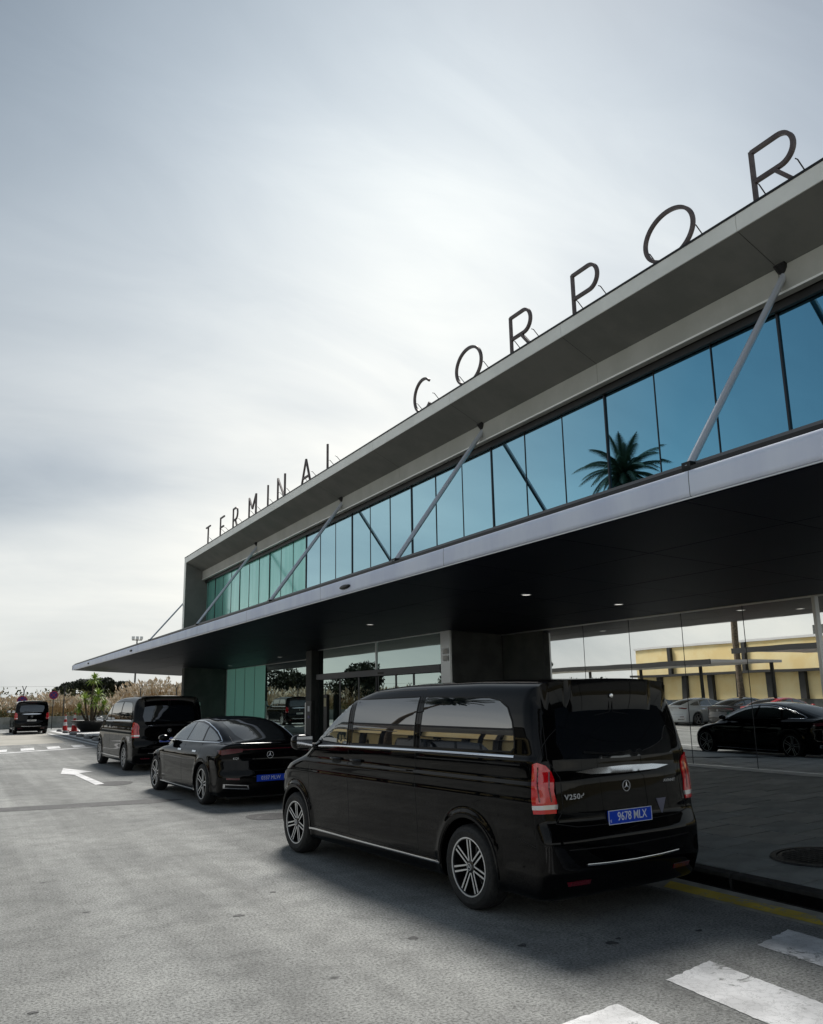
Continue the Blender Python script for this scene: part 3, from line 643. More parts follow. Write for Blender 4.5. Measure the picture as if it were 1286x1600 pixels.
for ch, tt, w, lab in LET:
    e = empty('sign_letter', lab, 'sign letter', (LS, tt, LZ), 0, 'letters standing along the terminal roof edge')
    # u runs toward -Y (screen right), local coordinates
    mb = MB()
    for k, st_ in enumerate(stroke_letter(ch, w)):
        L, Rr = ribbon2(st_, LW); n = len(L); off = .0015*k
        v = []
        for d in (-LD/2-off, LD/2+off):
            v += [(d, -p.x, p.y) for p in L]+[(d, -p.x, p.y) for p in Rr]
        f = []
        for i in range(n-1):
            f += [(i, i+1, n+i+1, n+i), (2*n+i, 3*n+i, 3*n+i+1, 2*n+i+1), (i, 2*n+i, 2*n+i+1, i+1), (n+i, n+i+1, 3*n+i+1, 3*n+i)]
        f += [(0, n, 3*n, 2*n), (n-1, 3*n-1, 4*n-1, 2*n-1)]
        mb.add(v, f)
    mb.build('letter_face', MT['letter'], e)
    xs = [0.04, w-.04] if w > .3 else [w/2]
    for u in xs:
        h = LH*.42
        if ch == 'T': u = w/2
        MB().tube([(.02, -u, h), (.06, -u, h), (.42, -u, -.05)], .008, 6).build('stay', MT['bracket'], e)
        if ch == 'T': break
    fb = MB()
    for u in ([w/2] if ch in 'TIOC' else [LW/2, w-LW/2] if ch not in 'PL' else [LW/2]): fb.box(-.05, .09, -u-.045, -u+.045, -.082, -.004)
    fb.build('foot_plate', MT['bracket'], e)

# ================================================================== VEHICLES
def table(pts, sigma=.03):
    x = np.array([p[0] for p in pts]); y = np.array([p[1] for p in pts])
    xs = np.arange(x[0]-.5, x[-1]+.5, .005); ys = np.interp(xs, x, y)
    if sigma > 0:
        # extend linearly at both ends so that smoothing keeps the slope
        k = int(4*sigma/.005); ker = np.exp(-.5*(np.arange(-k, k+1)*.005/sigma)**2); ker /= ker.sum()
        ys = np.convolve(np.pad(ys, k, mode='edge'), ker, 'valid')
    return lambda q: np.interp(q, xs, ys)
def smax(a, b, k):
    h = np.clip(.5+.5*(a-b)/k, 0, 1); return b*(1-h)+a*h+k*h*(1-h)
def smin(a, b, k): return -smax(-a, -b, k)

def van_field(wb=3.43, rear=-1.05, front=4.33):
    Yw = table([(.15, .90), (.28, .935), (.42, .950), (.60, .950), (.85, .960), (.965, .9675), (.993, .9620), (1.088, .9645), (1.128, .9525), (1.25, .951), (1.292, .949), (1.318, .934), (1.46, .926), (1.56, .914), (1.66, .897), (1.76, .872), (1.86, .835), (1.95, .79), (2.1, .70)], .008)
    gx = table([(rear-.1, .975), (rear+.3, .998), (.6, 1.0), (wb-.5, 1.0), (wb+.15, .988), (wb+.5, .945), (wb+.75, .88), (wb+.95, .78)], .08)
    o = wb-3.43
    Zt = table([(rear-.4, 1.930), (rear+.1, 1.950), (0, 1.972), (1.2+o, 1.965), (1.75+o, 1.935), (2.15+o, 1.845), (2.6+o, 1.60), (3.18+o, 1.245), (3.35+o, 1.19), (3.7+o, 1.10), (4.0+o, .985), (4.22+o, .82), (4.34+o, .6)], .07)
    Xr = table([(.15, rear+.10), (.28, rear+.03), (.42, rear-.025), (.66, rear-.03), (.74, rear-.005), (.80, rear+.015), (1.12, rear+.035), (1.20, rear+.05), (1.30, rear+.055), (1.55, rear+.12), (1.78, rear+.185), (1.85, rear+.16), (1.89, rear+.06), (2.1, rear+.05)], .014)
    Xf = table([(.15, front-.12), (.3, front-.03), (.5, front), (.75, front-.01), (.95, front-.10), (1.3, front-.3)], .04)
    def F(p):
        x, y, z = p[..., 0], p[..., 1], p[..., 2]; ay = np.abs(y)
        fl = np.zeros_like(x)
        for wx in (0.0, wb):
            r = np.hypot(x-wx, (z-.36)); fl = fl+.020*np.exp(-((r-.43)/.045)**2)*(z > .1)
        f1 = ay-Yw(z)*gx(x)-fl
        f2 = (z-Zt(x)+.045*(ay/.8)**2.5)*.85
        f3 = Xr(z)+.085*(ay/.95)**4-x
        f4 = x-Xf(z)+.38*(ay/.95)**3
        F_ = smax(f1, f2, .085); F_ = smax(F_, f3, .07); F_ = smax(F_, f4, .2); F_ = smax(F_, .21-z, .05)
        return F_
    core = ((rear+.35, front-.45), (-.55, .55), (.45, .72)); outer = ((rear-.15, front+.15), (-1.05, 1.05), (.12, 2.12))
    return F, core, outer

def sedan_field(wb=3.12, rear=-.98, front=3.96):
    Yw = table([(.12, .86), (.24, .915), (.36, .935), (.50, .938), (.70, .950), (.84, .945), (.93, .915), (1.02, .86), (1.1, .76), (1.2, .6)], .025)
    gx = table([(rear-.1, .90), (rear+.45, .965), (.2, 1.0), (wb-.6, 1.0), (wb+.1, .975), (wb+.5, .90), (wb+.85, .74)], .10)
    Zt = table([(rear-.3, .97), (rear, 1.05), (rear+.07, 1.095), (rear+.25, 1.085), (-.2, 1.10), (1.0, 1.03), (2.2, 1.01), (2.7, .965), (3.2, .87), (3.6, .745), (3.9, .58)], .05)
    Zg = table([(-1.0, 1.00), (-.72, 1.105), (-.35, 1.245), (.0, 1.365), (.45, 1.462), (.9, 1.508), (1.3, 1.508), (1.7, 1.45), (2.1, 1.325), (2.5, 1.155), (2.9, .965), (3.1, .86)], .09)
    Yg = table([(.6, .93), (.95, .885), (1.05, .855), (1.2, .775), (1.40, .665), (1.52, .59), (1.6, .52)], .03)
    gg = table([(-1.1, .66), (-.8, .74), (-.3, .88), (.4, .985), (1.0, 1.0), (2.0, .985), (2.6, .93), (3.0, .84)], .1)
    Xr = table([(.12, rear+.12), (.25, rear+.03), (.38, rear), (.52, rear-.01), (.60, rear+.02), (.80, rear+.05), (.92, rear+.045), (1.04, rear-.015), (1.08, rear-.03), (1.2, rear-.03)], .016)
    Xf = table([(.15, front-.10), (.3, front-.01), (.5, front), (.65, front-.08), (.9, front-.3)], .04)
    def F(p):
        x, y, z = p[..., 0], p[..., 1], p[..., 2]; ay = np.abs(y)
        fl = np.zeros_like(x)
        for wx in (0.0, wb):
            r = np.hypot(x-wx, (z-.36)); fl = fl+.024*np.exp(-((r-.43)/.05)**2)*(z > .1)
        lo = smax(ay-Yw(z)*gx(x)-fl, (z-Zt(x)+.05*(ay/.85)**3), .06)
        gr = smax((ay-Yg(z)*gg(x))*.9, (z-Zg(x)+.05*(ay/.6)**2)*.9, .10)
        gr = smax(gr, .5-z, .02)
        A = smin(lo, gr, .045)
        A = smax(A, Xr(z)+.27*(ay/.93)**3-x, .07); A = smax(A, x-Xf(z)+.45*(ay/.93)**2.6, .12); A = smax(A, .17-z, .05)
        return A
    core = ((rear+.55, front-.7), (-.42, .42), (.40, .60)); outer = ((rear-.15, front+.12), (-1.03, 1.03), (.08, 1.68))
    return F, core, outer

def solve(F, o, d, t0=0.0, t1=1.6, it=34):
    a = np.full(len(o), t0); b = np.full(len(o), t1)
    for _ in range(it):
        m_ = (a+b)/2; ins = F(o+d*m_[:, None]) < 0
        a = np.where(ins, m_, a); b = np.where(ins, b, m_)
    return o+d*((a+b)/2)[:, None]
def grad(F, p, h=1e-3):
    g_ = np.stack([F(p+np.eye(3)[i]*h)-F(p-np.eye(3)[i]*h) for i in range(3)], -1)
    return g_/np.maximum(np.linalg.norm(g_, axis=-1, keepdims=True), 1e-9)
def body_grid(F, core, outer, res=.04, resz=None):
    (x0, x1), (y0, y1), (z0, z1) = outer
    n = [max(4, int(round((b-a)/(resz if (i_ == 2 and resz) else res)))) for i_, (a, b) in enumerate(outer)]
    ax = [np.linspace(a, b, k+1) for (a, b), k in zip(outer, n)]
    idx = {}; pts = []; faces = []
    def vid(i, j, k):
        key = (i, j, k)
        if key not in idx: idx[key] = len(pts); pts.append((ax[0][i], ax[1][j], ax[2][k]))
        return idx[key]
    def face_dir(fix, val):
        u, v = [q for q in (0, 1, 2) if q != fix]
        for i in range(n[u]):
            for j in range(n[v]):
                q = []
                for di, dj in ((0, 0), (1, 0), (1, 1), (0, 1)):
                    t_ = [0, 0, 0]; t_[fix] = val; t_[u] = i+di; t_[v] = j+dj; q.append(vid(*t_))
                flip = (val == 0) ^ (fix == 1)
                faces.append(tuple(q[::-1] if flip else q))
    for fix in (0, 1, 2): face_dir(fix, 0); face_dir(fix, n[fix])
    P = np.array(pts); C_ = np.array(core)
    O = np.clip(P, C_[:, 0], C_[:, 1]); D = P-O
    V = solve(F, O, D, 0, 1.3)
    return V, faces
def body_mesh(F, core, outer, wb, material, name='body', res=.04, arch=.405, yin=.60):
    V, f = body_grid(F, core, outer, res, .017 if res < .0355 else None)
    me = bpy.data.meshes.new(name); me.from_pydata([tuple(v) for v in V.tolist()], [], f); me.update()
    o = bpy.data.objects.new(name, me); COL.objects.link(o)
    mb = MB()
    for wx in (0, wb):
        for sy in (1, -1):
            n = 56; lo, hi = sorted((sy*yin, sy*1.3))
            v = [(wx+arch*math.cos(2*PI*k/n), yy, .355+arch*math.sin(2*PI*k/n)) for yy in (lo, hi) for k in range(n)]
            mb.add(v, [tuple(range(n))[::-1], tuple(range(n, 2*n))]+[(k, (k+1) % n, n+(k+1) % n, n+k) for k in range(n)])
    cut = mb.build('cutter', material); 
    for ob in (o, cut):
        bm = bmesh.new(); bm.from_mesh(ob.data); bmesh.ops.recalc_face_normals(bm, faces=bm.faces); bm.to_mesh(ob.data); bm.free()
    md = o.modifiers.new('b', 'BOOLEAN'); md.operation = 'DIFFERENCE'; md.object = cut; md.solver = 'EXACT'
    dg = bpy.context.evaluated_depsgraph_get(); dg.update()
    me2 = bpy.data.meshes.new_from_object(o.evaluated_get(dg)); me2.name = name
    bpy.data.objects.remove(o); bpy.data.objects.remove(cut)
    me2.materials.clear(); me2.materials.append(material)
    me2.polygons.foreach_set('use_smooth', [True]*len(me2.polygons)); me2.set_sharp_from_angle(angle=math.radians(42))
    return me2

class Skin:
    """overlay pieces that lie on a body surface"""
    def __init__(s, F, corner=(-.70, .66)): s.F = F; s.corner = corner
    def proj(s, uv, mode, side=1):
        uv = np.asarray(uv, float); n = len(uv); z = np.zeros(n)
        if mode == 'side': o = np.stack([uv[:, 0], z+.02, uv[:, 1]], 1); d = np.tile([0, 1., 0], (n, 1))
        elif mode == 'top': o = np.stack([uv[:, 0], uv[:, 1], z+.62], 1); d = np.tile([0, 0, 1.], (n, 1))
        elif mode == 'rear': o = np.stack([z+.3, uv[:, 0], uv[:, 1]], 1); d = np.tile([-1., 0, 0], (n, 1))
        elif mode == 'front': o = np.stack([z+2.3, uv[:, 0], uv[:, 1]], 1); d = np.tile([1., 0, 0], (n, 1))
        elif mode == 'corner':     # u = angle in degrees from straight back to straight out
            a = np.radians(uv[:, 0]); o = np.stack([z+s.corner[0], z+s.corner[1], uv[:, 1]], 1); d = np.stack([-np.cos(a), np.sin(a), z], 1)
        p = solve(s.F, o, d, 0, 2.6)
        nn = grad(s.F, p)
        if side < 0: p = p*[1, -1, 1]; nn = nn*[1, -1, 1]
        return p, nn
    def patch(s, outline, mode, material, name, parent, side=1, off=.004, res=.05, thick=.012, closed_smooth=0):
        sc = 1.0
        ol = [Vector(p) for p in outline]
        if closed_smooth:
            for _ in range(closed_smooth):
                q = []
                for i, p in enumerate(ol):
                    a = ol[(i+1) % len(ol)]; q += [p*.75+a*.25, p*.25+a*.75]
                ol = q
        if mode == 'corner': su = .008
        else: su = 1
        pts = []
        for i, p in enumerate(ol):
            q = ol[(i+1) % len(ol)]; L = math.hypot((q.x-p.x)*su, q.y-p.y); k = max(1, int(math.ceil(L/(res*.7))))
            for j in range(k): pts.append(p+(q-p)*j/k)
        nb = len(pts)
        xs = [p.x*su for p in pts]; ys = [p.y for p in pts]
        def inside(x, y):
            c = False; j = nb-1
            for i in range(nb):
                if (ys[i] > y) != (ys[j] > y) and x < (xs[j]-xs[i])*(y-ys[i])/(ys[j]-ys[i])+xs[i]: c = not c
                j = i
            return c
        inner = []
        bx = np.array(xs); by = np.array(ys)
        yy = min(ys)+res/2; row = 0
        while yy < max(ys):
            xx = min(xs)+(res/2 if row % 2 else 0)+.001
            while xx < max(xs):
                if inside(xx, yy) and np.min((bx-xx)**2+(by-yy)**2) > (res*.45)**2: inner.append(Vector((xx, yy)))
                xx += res
            yy += res*.87; row += 1
        allp = [Vector((x, y)) for x, y in zip(xs, ys)]+inner
        r = delaunay_2d_cdt(allp, [], [list(range(nb))], 1, 1e-6)
        uv = np.array([(v.x/su, v.y) for v in r[0]]); P, Nn = s.proj(uv, mode, side)
        V = (P+Nn*off).tolist(); fs = [tuple(f) for f in r[2]]
        # skirt
        ec = {}
        for f in fs:
            for i in range(len(f)):
                e = (f[i], f[(i+1) % len(f)]); ec[e] = ec.get(e, 0)+1
        bd = [e for e in ec if (e[1], e[0]) not in ec]
        m_ = {}
        for a, b in bd:
            for q in (a, b):
                if q not in m_: m_[q] = len(V); V.append((P[q]-Nn[q]*thick).tolist())
            fs.append((b, a, m_[a], m_[b]))
        if side < 0: fs = [f[::-1] for f in fs]
        if mode in ('side', 'corner'): fs = [f[::-1] for f in fs]
        me = bpy.data.meshes.new(name); me.from_pydata(V, [], fs); me.update()
        bm = bmesh.new(); bm.from_mesh(me); bmesh.ops.recalc_face_normals(bm, faces=bm.faces)
        bm.faces.ensure_lookup_table(); f0 = bm.faces[0]; nref = Vector(Nn[fs[0][0]]) if fs[0][0] < len(Nn) else Vector((0, 0, 1))
        if f0.normal.dot(nref) < 0: bmesh.ops.reverse_faces(bm, faces=bm.faces)
        bm.to_mesh(me); bm.free()
        me.materials.append(material); me.polygons.foreach_set('use_smooth', [True]*len(me.polygons)); me.set_sharp_from_angle(angle=math.radians(40))
        return link(bpy.data.objects.new(name, me), parent)
    def strip(s, line, mode, w, material, name, parent, side=1, h=.002, step=.05, lo=-.004):
        P2 = []
        L_ = [np.array(p, float) for p in line]
        for a, b in zip(L_[:-1], L_[1:]):
            k = max(1, int(np.linalg.norm(b-a)/step)) if mode != 'corner' else 6
            P2 += [a+(b-a)*j/k for j in range(k)]
        P2.append(L_[-1]); P2 = np.array(P2)
        C_, Nn = s.proj(P2, mode, side)
        T = np.gradient(C_, axis=0); T /= np.maximum(np.linalg.norm(T, axis=1, keepdims=True), 1e-9)
        B = np.cross(T, Nn); B /= np.maximum(np.linalg.norm(B, axis=1, keepdims=True), 1e-9)
        rows = [C_-B*w/2+Nn*lo, C_-B*w*.45+Nn*h*.8, C_+Nn*h, C_+B*w*.45+Nn*h*.8, C_+B*w/2+Nn*lo]
        n = len(C_); V = np.concatenate(rows).tolist(); fs = []
        for r in range(4):
            for i in range(n-1): fs.append((r*n+i, r*n+i+1, (r+1)*n+i+1, (r+1)*n+i))
        fs.append((0, n, 2*n, 3*n, 4*n)); fs.append(tuple(q*n+n-1 for q in (4, 3, 2, 1, 0)))
        me = bpy.data.meshes.new(name); me.from_pydata(V, [], fs); me.update()
        bm = bmesh.new(); bm.from_mesh(me); bmesh.ops.recalc_face_normals(bm, faces=bm.faces); bm.to_mesh(me); bm.free()
        me.materials.append(material); me.polygons.foreach_set('use_smooth', [True]*len(me.polygons)); me.set_sharp_from_angle(angle=math.radians(50))
        return link(bpy.data.objects.new(name, me), parent)

def star_emblem(R, m, parent, mat4, name='emblem'):
    mb = MB()
    n = 28
    mb.lathe([(R*.90, -.003), (R*.90, .004), (R, .004), (R, -.003)], n, 'z', closed=True)
    for k in range(3):
        a = PI/2+k*2*PI/3; t = (R*.92*math.cos(a), R*.92*math.sin(a)); q = R*.17
        l = (q*math.cos(a+PI/3), q*math.sin(a+PI/3)); r = (q*math.cos(a-PI/3), q*math.sin(a-PI/3))
        mb.add([(0, 0, .007), (t[0], t[1], .003), (l[0], l[1], .003), (r[0], r[1], .003)], [(0, 2, 1), (0, 1, 3)])
    o = mb.build(name, m, parent); o.data.transform(mat4); return o
def rear_frame(x, y, z, lean=0.0):
    """matrix: text x axis runs to car's right (-y), text y up, normal backwards"""
    c, s_ = math.cos(lean), math.sin(lean)
    return Matrix(((0, s_, -c, x), (-1, 0, 0, y), (0, c, s_, z), (0, 0, 0, 1)))

def wheel(parent, x, y, side, style, R=.352, rr=.243, w=.245):
    """side +1 = left of car; y = outer tyre face"""
    e = pempty('wheel', parent, (x, y-side*w/2, R-.002))
    h = w/2
    tp = [(rr-.012, -h+.02), (rr+.0, -h+.008), (rr+.03, -h), (R-.055, -h-.004), (R-.02, -h+.012), (R-.004, -h+.035), (R, -.04), (R-.006, -.038), (R-.006, -.028), (R, -.026), (R, .026), (R-.006, .028), (R-.006, .038), (R, .04), (R-.004, h-.035), (R-.02, h-.012), (R-.055, h+.004), (rr+.03, h), (rr, h-.008), (rr-.012, h-.02)]
    MB().lathe(tp, 64, 'y', closed=True).build('tyre', MT['tyre'], e, True, 30)
    o = side*h
    def yy(v): return o-side*v
    # barrel and lip
    MB().lathe([(rr-.002, yy(.012)), (rr-.016, yy(.012)), (rr-.022, yy(.03)), (rr-.03, yy(.17)), (rr-.002, yy(.17))], 48, 'y', closed=True).build('rim', MT['rimblack'], e, True, 30)
    MB().lathe([(rr+.004, yy(.016)), (rr+.003, yy(.007)), (rr-.008, yy(.007)), (rr-.010, yy(.02))], 64, 'y', closed=True).build('rim_lip', MT['silver'], e, True, 30)
    MB().lathe([(0, yy(.15)), (rr-.03, yy(.15))], 32, 'y').build('wheel_back', MT['black'], e)
    MB().lathe([(.06, yy(.105)), (.155, yy(.105)), (.155, yy(.13)), (.06, yy(.13))], 32, 'y', closed=True).build('brake_disc', MT['disc'], e, True, 30)
    n, a1, a2, w1, w2 = {'v7': (7, 21, 5.2, .012, .016), 'five': (5, 22, 8.5, .022, .016), 'multi': (10, 0, 6.5, .016, .012), 'plain': (5, 0, 0, .06, .045)}[style]
    sp = MB(); bk = MB()
    for k in range(n):
        a0 = 2*PI*k/n+PI/2+(.18 if style == 'five' else 0)
        for sg in ((-1, 1) if a2 else (0,)):
            ai = a0+math.radians(a1)*sg; ao = a0+math.radians(a2)*sg
            A = Vector((.052*math.cos(ai), .052*math.sin(ai))); B = Vector(((rr-.008)*math.cos(ao), (rr-.008)*math.sin(ao)))
            t = (B-A).normalized(); nrm = Vector((-t.y, t.x))
            yf0, yf1 = yy(.032), yy(.016); yb0, yb1 = yy(.07), yy(.05)
            q = [A-nrm*w1/2, A+nrm*w1/2, B+nrm*w2/2, B-nrm*w2/2]; ys_ = [yf0, yf0, yf1, yf1]; yb_ = [yf0-side*.003, yf0-side*.003, yf1-side*.003, yf1-side*.003]
            sp.add([(p.x, f_, p.y) for p, f_ in zip(q, ys_)]+[(p.x, f_, p.y) for p, f_ in zip(q, yb_)], [(0, 1, 2, 3), (7, 6, 5, 4), (0, 4, 5, 1), (1, 5, 6, 2), (2, 6, 7, 3), (3, 7, 4, 0)])
            q = [A-nrm*w1*.6, A+nrm*w1*.6, B+nrm*w2*.6, B-nrm*w2*.6]; ys2 = [f_ for f_ in yb_]; yc = [yy(.075)]*4
            bk.add([(p.x, f_-side*.001, p.y) for p, f_ in zip(q, ys2)]+[(p.x, f_, p.y) for p, f_ in zip(q, yc)], [(0, 1, 2, 3), (7, 6, 5, 4), (0, 4, 5, 1), (1, 5, 6, 2), (2, 6, 7, 3), (3, 7, 4, 0)])
    sp.build('spoke_face', MT['silver'], e); bk.build('spoke_back', MT['rimblack'], e)
    MB().lathe([(0, yy(.022)), (.030, yy(.024)), (.052, yy(.032)), (.062, yy(.06)), (0, yy(.06))], 32, 'y').build('hub', MT['rimblack'], e, True, 30)
    m4 = Matrix(((-side, 0, 0, 0), (0, 0, side, yy(.019)), (0, 1, 0, 0), (0, 0, 0, 1)))
    star_emblem(.030, MT['silver'], e, m4, 'hub_emblem')
    return e

FV = {}
def make_van(root, wb, rear, front, style, paint, plate_text, plate_mat, plate_txt_mat, badges=True, key='a', res=.04, quarter=True):
    if key not in FV:
        F, core, outer = van_field(wb, rear, front); FV[key] = (F, body_mesh(F, core, outer, wb, paint, 'body', res))
    F, bme = FV[key]
    o = link(bpy.data.objects.new('body', bme), root)
    S = Skin(F, (rear+.34, .66)); d = wb-3.43
    # under tray
    MB().box(rear+.25, front-.3, -.72, .72, .17, .26).build('underbody', MT['trim'], root)
    for sx in (0, wb):
        for sy in (1, -1): wheel(root, sx, sy*.958, sy, style)
    # cabin glass
    A0 = 2.84+d; st_r = .79 if wb > 3.3 else .62
    w1 = [(2.88+d, 1.335), (2.78+d, 1.46), (2.62+d, 1.60), (2.42+d, 1.725), (2.26+d, 1.775), (2.14+d, 1.79), (2.155+d, 1.31)]
    w2 = [(2.03+d, 1.795), (st_r+.06, 1.815), (st_r+.075, 1.335), (2.045+d, 1.325)]
    w3 = [(st_r-.045, 1.815), (rear+.78, 1.800), (rear+.62, 1.775), (rear+.50, 1.715), (rear+.42, 1.60), (rear+.385, 1.48), (rear+.38, 1.385), (rear+.42, 1.35), (st_r-.03, 1.335)]
    for sd_ in (1, -1):
        gmat = MT['glass_car'] if sd_ > 0 else MT['glass_dark']
        S.patch(w1, 'side', MT['glass_car'], 'front_door_window', root, sd_, .003)
        S.patch(w2, 'side', MT['glass_side'], 'sliding_door_window', root, sd_, .003)
        S.patch(w3, 'side', MT['glass_side'], 'quarter_window', root, sd_, .003)
        for wn in (w1, w2, w3): S.strip(wn+[wn[0]], 'side', .016, MT['gap'], 'window_seal', root, sd_, .0045)
        S.strip([(3.0+d, 1.262), (2.5+d, 1.283), (1.5, 1.300), (.4, 1.308), (rear+.38, 1.312)], 'side', .020, MT['chrome'], 'belt_chrome', root, sd_, .009)
        S.strip([(wb-.42, .335), (2.0, .325), (.42, .325)], 'side', .022, MT['chrome'], 'sill_chrome', root, sd_, .012)
        # door gaps
        for ln in ([(2.10+d, 1.87), (2.095+d, 1.3), (2.10+d, .9), (2.08+d, .36)], [(st_r+.01, 1.875), (st_r+.03, 1.33), (st_r+.02, .9), (st_r, .36)],
                   [(3.02+d, 1.245), (3.06+d, 1.0), (3.05+d, .36)], [(3.02+d, 1.25), (2.86+d, 1.45), (2.55+d, 1.70), (2.3+d, 1.83), (2.0+d, 1.875), (st_r, 1.885)],
                   [(rear+.15, 1.845), (rear+.14, 1.6), (rear+.13, 1.31), (rear+.13, 1.27)], [(rear+.14, .86), (rear+.14, .60)], [(rear+.36, .68), (rear+.14, .62)],
                   [(3.05+d, .37), (2.3, .368), (.5, .368)]):
            S.strip(ln, 'side', .007, MT['gap'], 'panel_gap', root, sd_, .0012)
        S.strip([(st_r, 1.245), (.2, 1.248), (rear+.3, 1.25)], 'side', .012, MT['gap'], 'slide_rail', root, sd_, .0015)
        # handles
        for hx in (2.36+d, 1.90+d):
            hp, hn = S.proj([(hx, 1.135)], 'side', sd_); y_ = hp[0][1]
            S.patch([(hx-.10, 1.10), (hx+.10, 1.10), (hx+.11, 1.135), (hx+.09, 1.17), (hx-.09, 1.17), (hx-.11, 1.135)], 'side', MT['gap'], 'handle_recess', root, sd_, .0015, closed_smooth=2, res=.03)
            hb = MB().tube([(hx-.115, y_+sd_*.010, 1.15), (hx-.08, y_+sd_*.034, 1.152), (hx, y_+sd_*.040, 1.152), (hx+.08, y_+sd_*.034, 1.152), (hx+.115, y_+sd_*.010, 1.15)], .014, 10)
            hb.build('door_handle', paint, root, True)
        # wheel arch lips
        for wx in (0, wb):
            S.strip([(wx+.425*math.cos(a), .355+.425*math.sin(a)) for a in np.linspace(-.10, PI+.10, 30)], 'side', .030, paint, 'arch_lip', root, sd_, .006)
        # mirror
        mp_, _ = S.proj([(2.93+d, 1.30)], 'side', sd_); y_ = mp_[0][1]
        me_ = MB(); n = 20
        prof = []
        secs = [(-.09, .55), (-.075, .85), (-.03, 1.0), (.03, .97), (.09, .75), (.125, .35)]
        v = []; 
        for dx, sc_ in secs:
            for k in range(n):
                a = 2*PI*k/n; ca, sa = math.cos(a), math.sin(a)
                v.append((2.98+d+dx, y_+sd_*(.17+.125*sc_*math.copysign(abs(ca)**.7, ca)), 1.315+.092*sc_*math.copysign(abs(sa)**.7, sa)))
        fs = [(i*n+k, i*n+(k+1) % n, (i+1)*n+(k+1) % n, (i+1)*n+k) for i in range(len(secs)-1) for k in range(n)]+[tuple(range(n)), tuple((len(secs)-1)*n+k for k in range(n))]
        me_.add(v, fs); mo = me_.build('wing_mirror', paint, root, True, 50)
        MB().tube([(2.96+d, y_-sd_*.02, 1.27), (2.98+d, y_+sd_*.08, 1.275)], .028, 10).build('mirror_arm', MT['trim'], mo, True)
        MB().add([(2.888+d, y_+sd_*.07, 1.25), (2.888+d, y_+sd_*.27, 1.25), (2.888+d, y_+sd_*.27, 1.38), (2.888+d, y_+sd_*.07, 1.38)], [(0, 1, 2, 3)]).build('mirror_glass', MT['chrome'], mo)
        # tail lamps wrap the corner
        lamp = S.patch([(25, .880), (56, .880), (58, 1.0), (57, 1.15), (56, 1.262), (50, 1.275), (38, 1.25), (29, 1.20), (25, 1.14), (27, 1.05), (23, .96)], 'corner', MT['redlens'], 'taillight', root, sd_, .012, res=.02)
        S.patch([(23, .912), (57, .912), (57, .945), (22, .948)], 'corner', MT['clearlens'], 'indicator_lens', lamp, sd_, .016, res=.02)
        S.strip([(33, 1.20), (35, 1.08), (32, .97)], 'corner', .014, MT['reddark'], 'light_guide', lamp, sd_, .018)
        S.strip([(49, 1.24), (50, 1.1), (48, .97)], 'corner', .014, MT['reddark'], 'light_guide', lamp, sd_, .018)
        S.patch([(.50*sd_ if False else .50, .325), (.72, .325), (.74, .36), (.50, .36)], 'rear', MT['reddark'], 'rear_reflector', root, sd_, .006, res=.03)
        # headlamps
        S.patch([(.50, .78), (.86, .80), (.90, .90), (.84, .97), (.60, .93), (.48, .86)], 'front', MT['clearlens'], 'headlight', root, sd_, .006, closed_smooth=1)
        # roof rails shadow gap
        S.strip([(rear+.3, .70), (1.0, .71), (2.0+d, .69)], 'top', .018, MT['gap'], 'roof_channel', root, sd_, .0015)
    # windscreen
    S.patch([(2.20+d, -.62), (2.20+d, .62), (2.5+d, .74), (3.10+d, .80), (3.15+d, 0), (3.10+d, -.80), (2.5+d, -.74)], 'top', MT['glass_car'], 'windscreen', root, 1, .003, res=.07)
    # rear window, tailgate gap, grille
    rw = [(-.66, 1.29), (-.70, 1.42), (-.64, 1.70), (-.58, 1.765), (0, 1.785), (.58, 1.765), (.64, 1.70), (.70, 1.42), (.66, 1.29), (0, 1.275)]
    S.patch(rw, 'rear', MT['glass_dark'], 'rear_window', root, 1, .004, res=.06)
    S.strip([(-.80, .80), (-.60, .765), (0, .755), (.60, .765), (.80, .80)], 'rear', .008, MT['gap'], 'panel_gap', root, 1, .0012)
    for sd_ in (1, -1): S.strip([(.755, 1.84), (.80, 1.5), (.82, 1.3), (.72, 1.15), (.72, .9), (.80, .80)], 'rear', .007, MT['gap'], 'panel_gap', root, sd_, .0012)
    p, n_ = S.proj([(0, 1.155), (0, .80), (0, 1.035), (0, 1.83), (.42, 1.0)], 'rear')
    # chrome blade above the plate
    S.patch([(-.57, 1.185), (-.35, 1.205), (0, 1.212), (.35, 1.205), (.57, 1.185), (.40, 1.160), (0, 1.152), (-.40, 1.160)], 'rear', MT['chrome'], 'tailgate_trim', root, 1, .018, res=.04, thick=.01)
    S.strip([(-.55, .475), (-.3, .465), (0, .46), (.3, .465), (.55, .475)], 'rear', .018, MT['chrome'], 'bumper_chrome', root, 1, .010)
    S.strip([(-.72, .60), (0, .585), (.72, .60)], 'rear', .012, MT['gap'], 'panel_gap', root, 1, .0015)
    star_emblem(.046, MT['badge'], root, rear_frame(p[2][0]-.006, 0, 1.045), 'emblem')
    # plate
    px = p[1][0]-.012
    pl = MB().box(px-.004, px+.012, -.26, .26, .750, .860).build('number_plate', plate_mat, root, bevel=.002)
    fr = MB(); 
    for (a, b, c, e_) in ((-.262, .262, .748, .753), (-.262, .262, .857, .862), (-.262, -.257, .753, .857), (.257, .262, .753, .857)): fr.box(px-.0065, px-.0035, a, b, c, e_)
    fr.build('plate_border', plate_txt_mat, pl)
    if plate_text: text_obj('plate_lettering', plate_text, .098, plate_txt_mat, rear_frame(px-.0052, -.02, .805), pl, .001, .0004, .86)
    if plate_text: text_obj('plate_lettering', 'E', .03, plate_txt_mat, rear_frame(px-.0052, .236, .777), pl, .001)
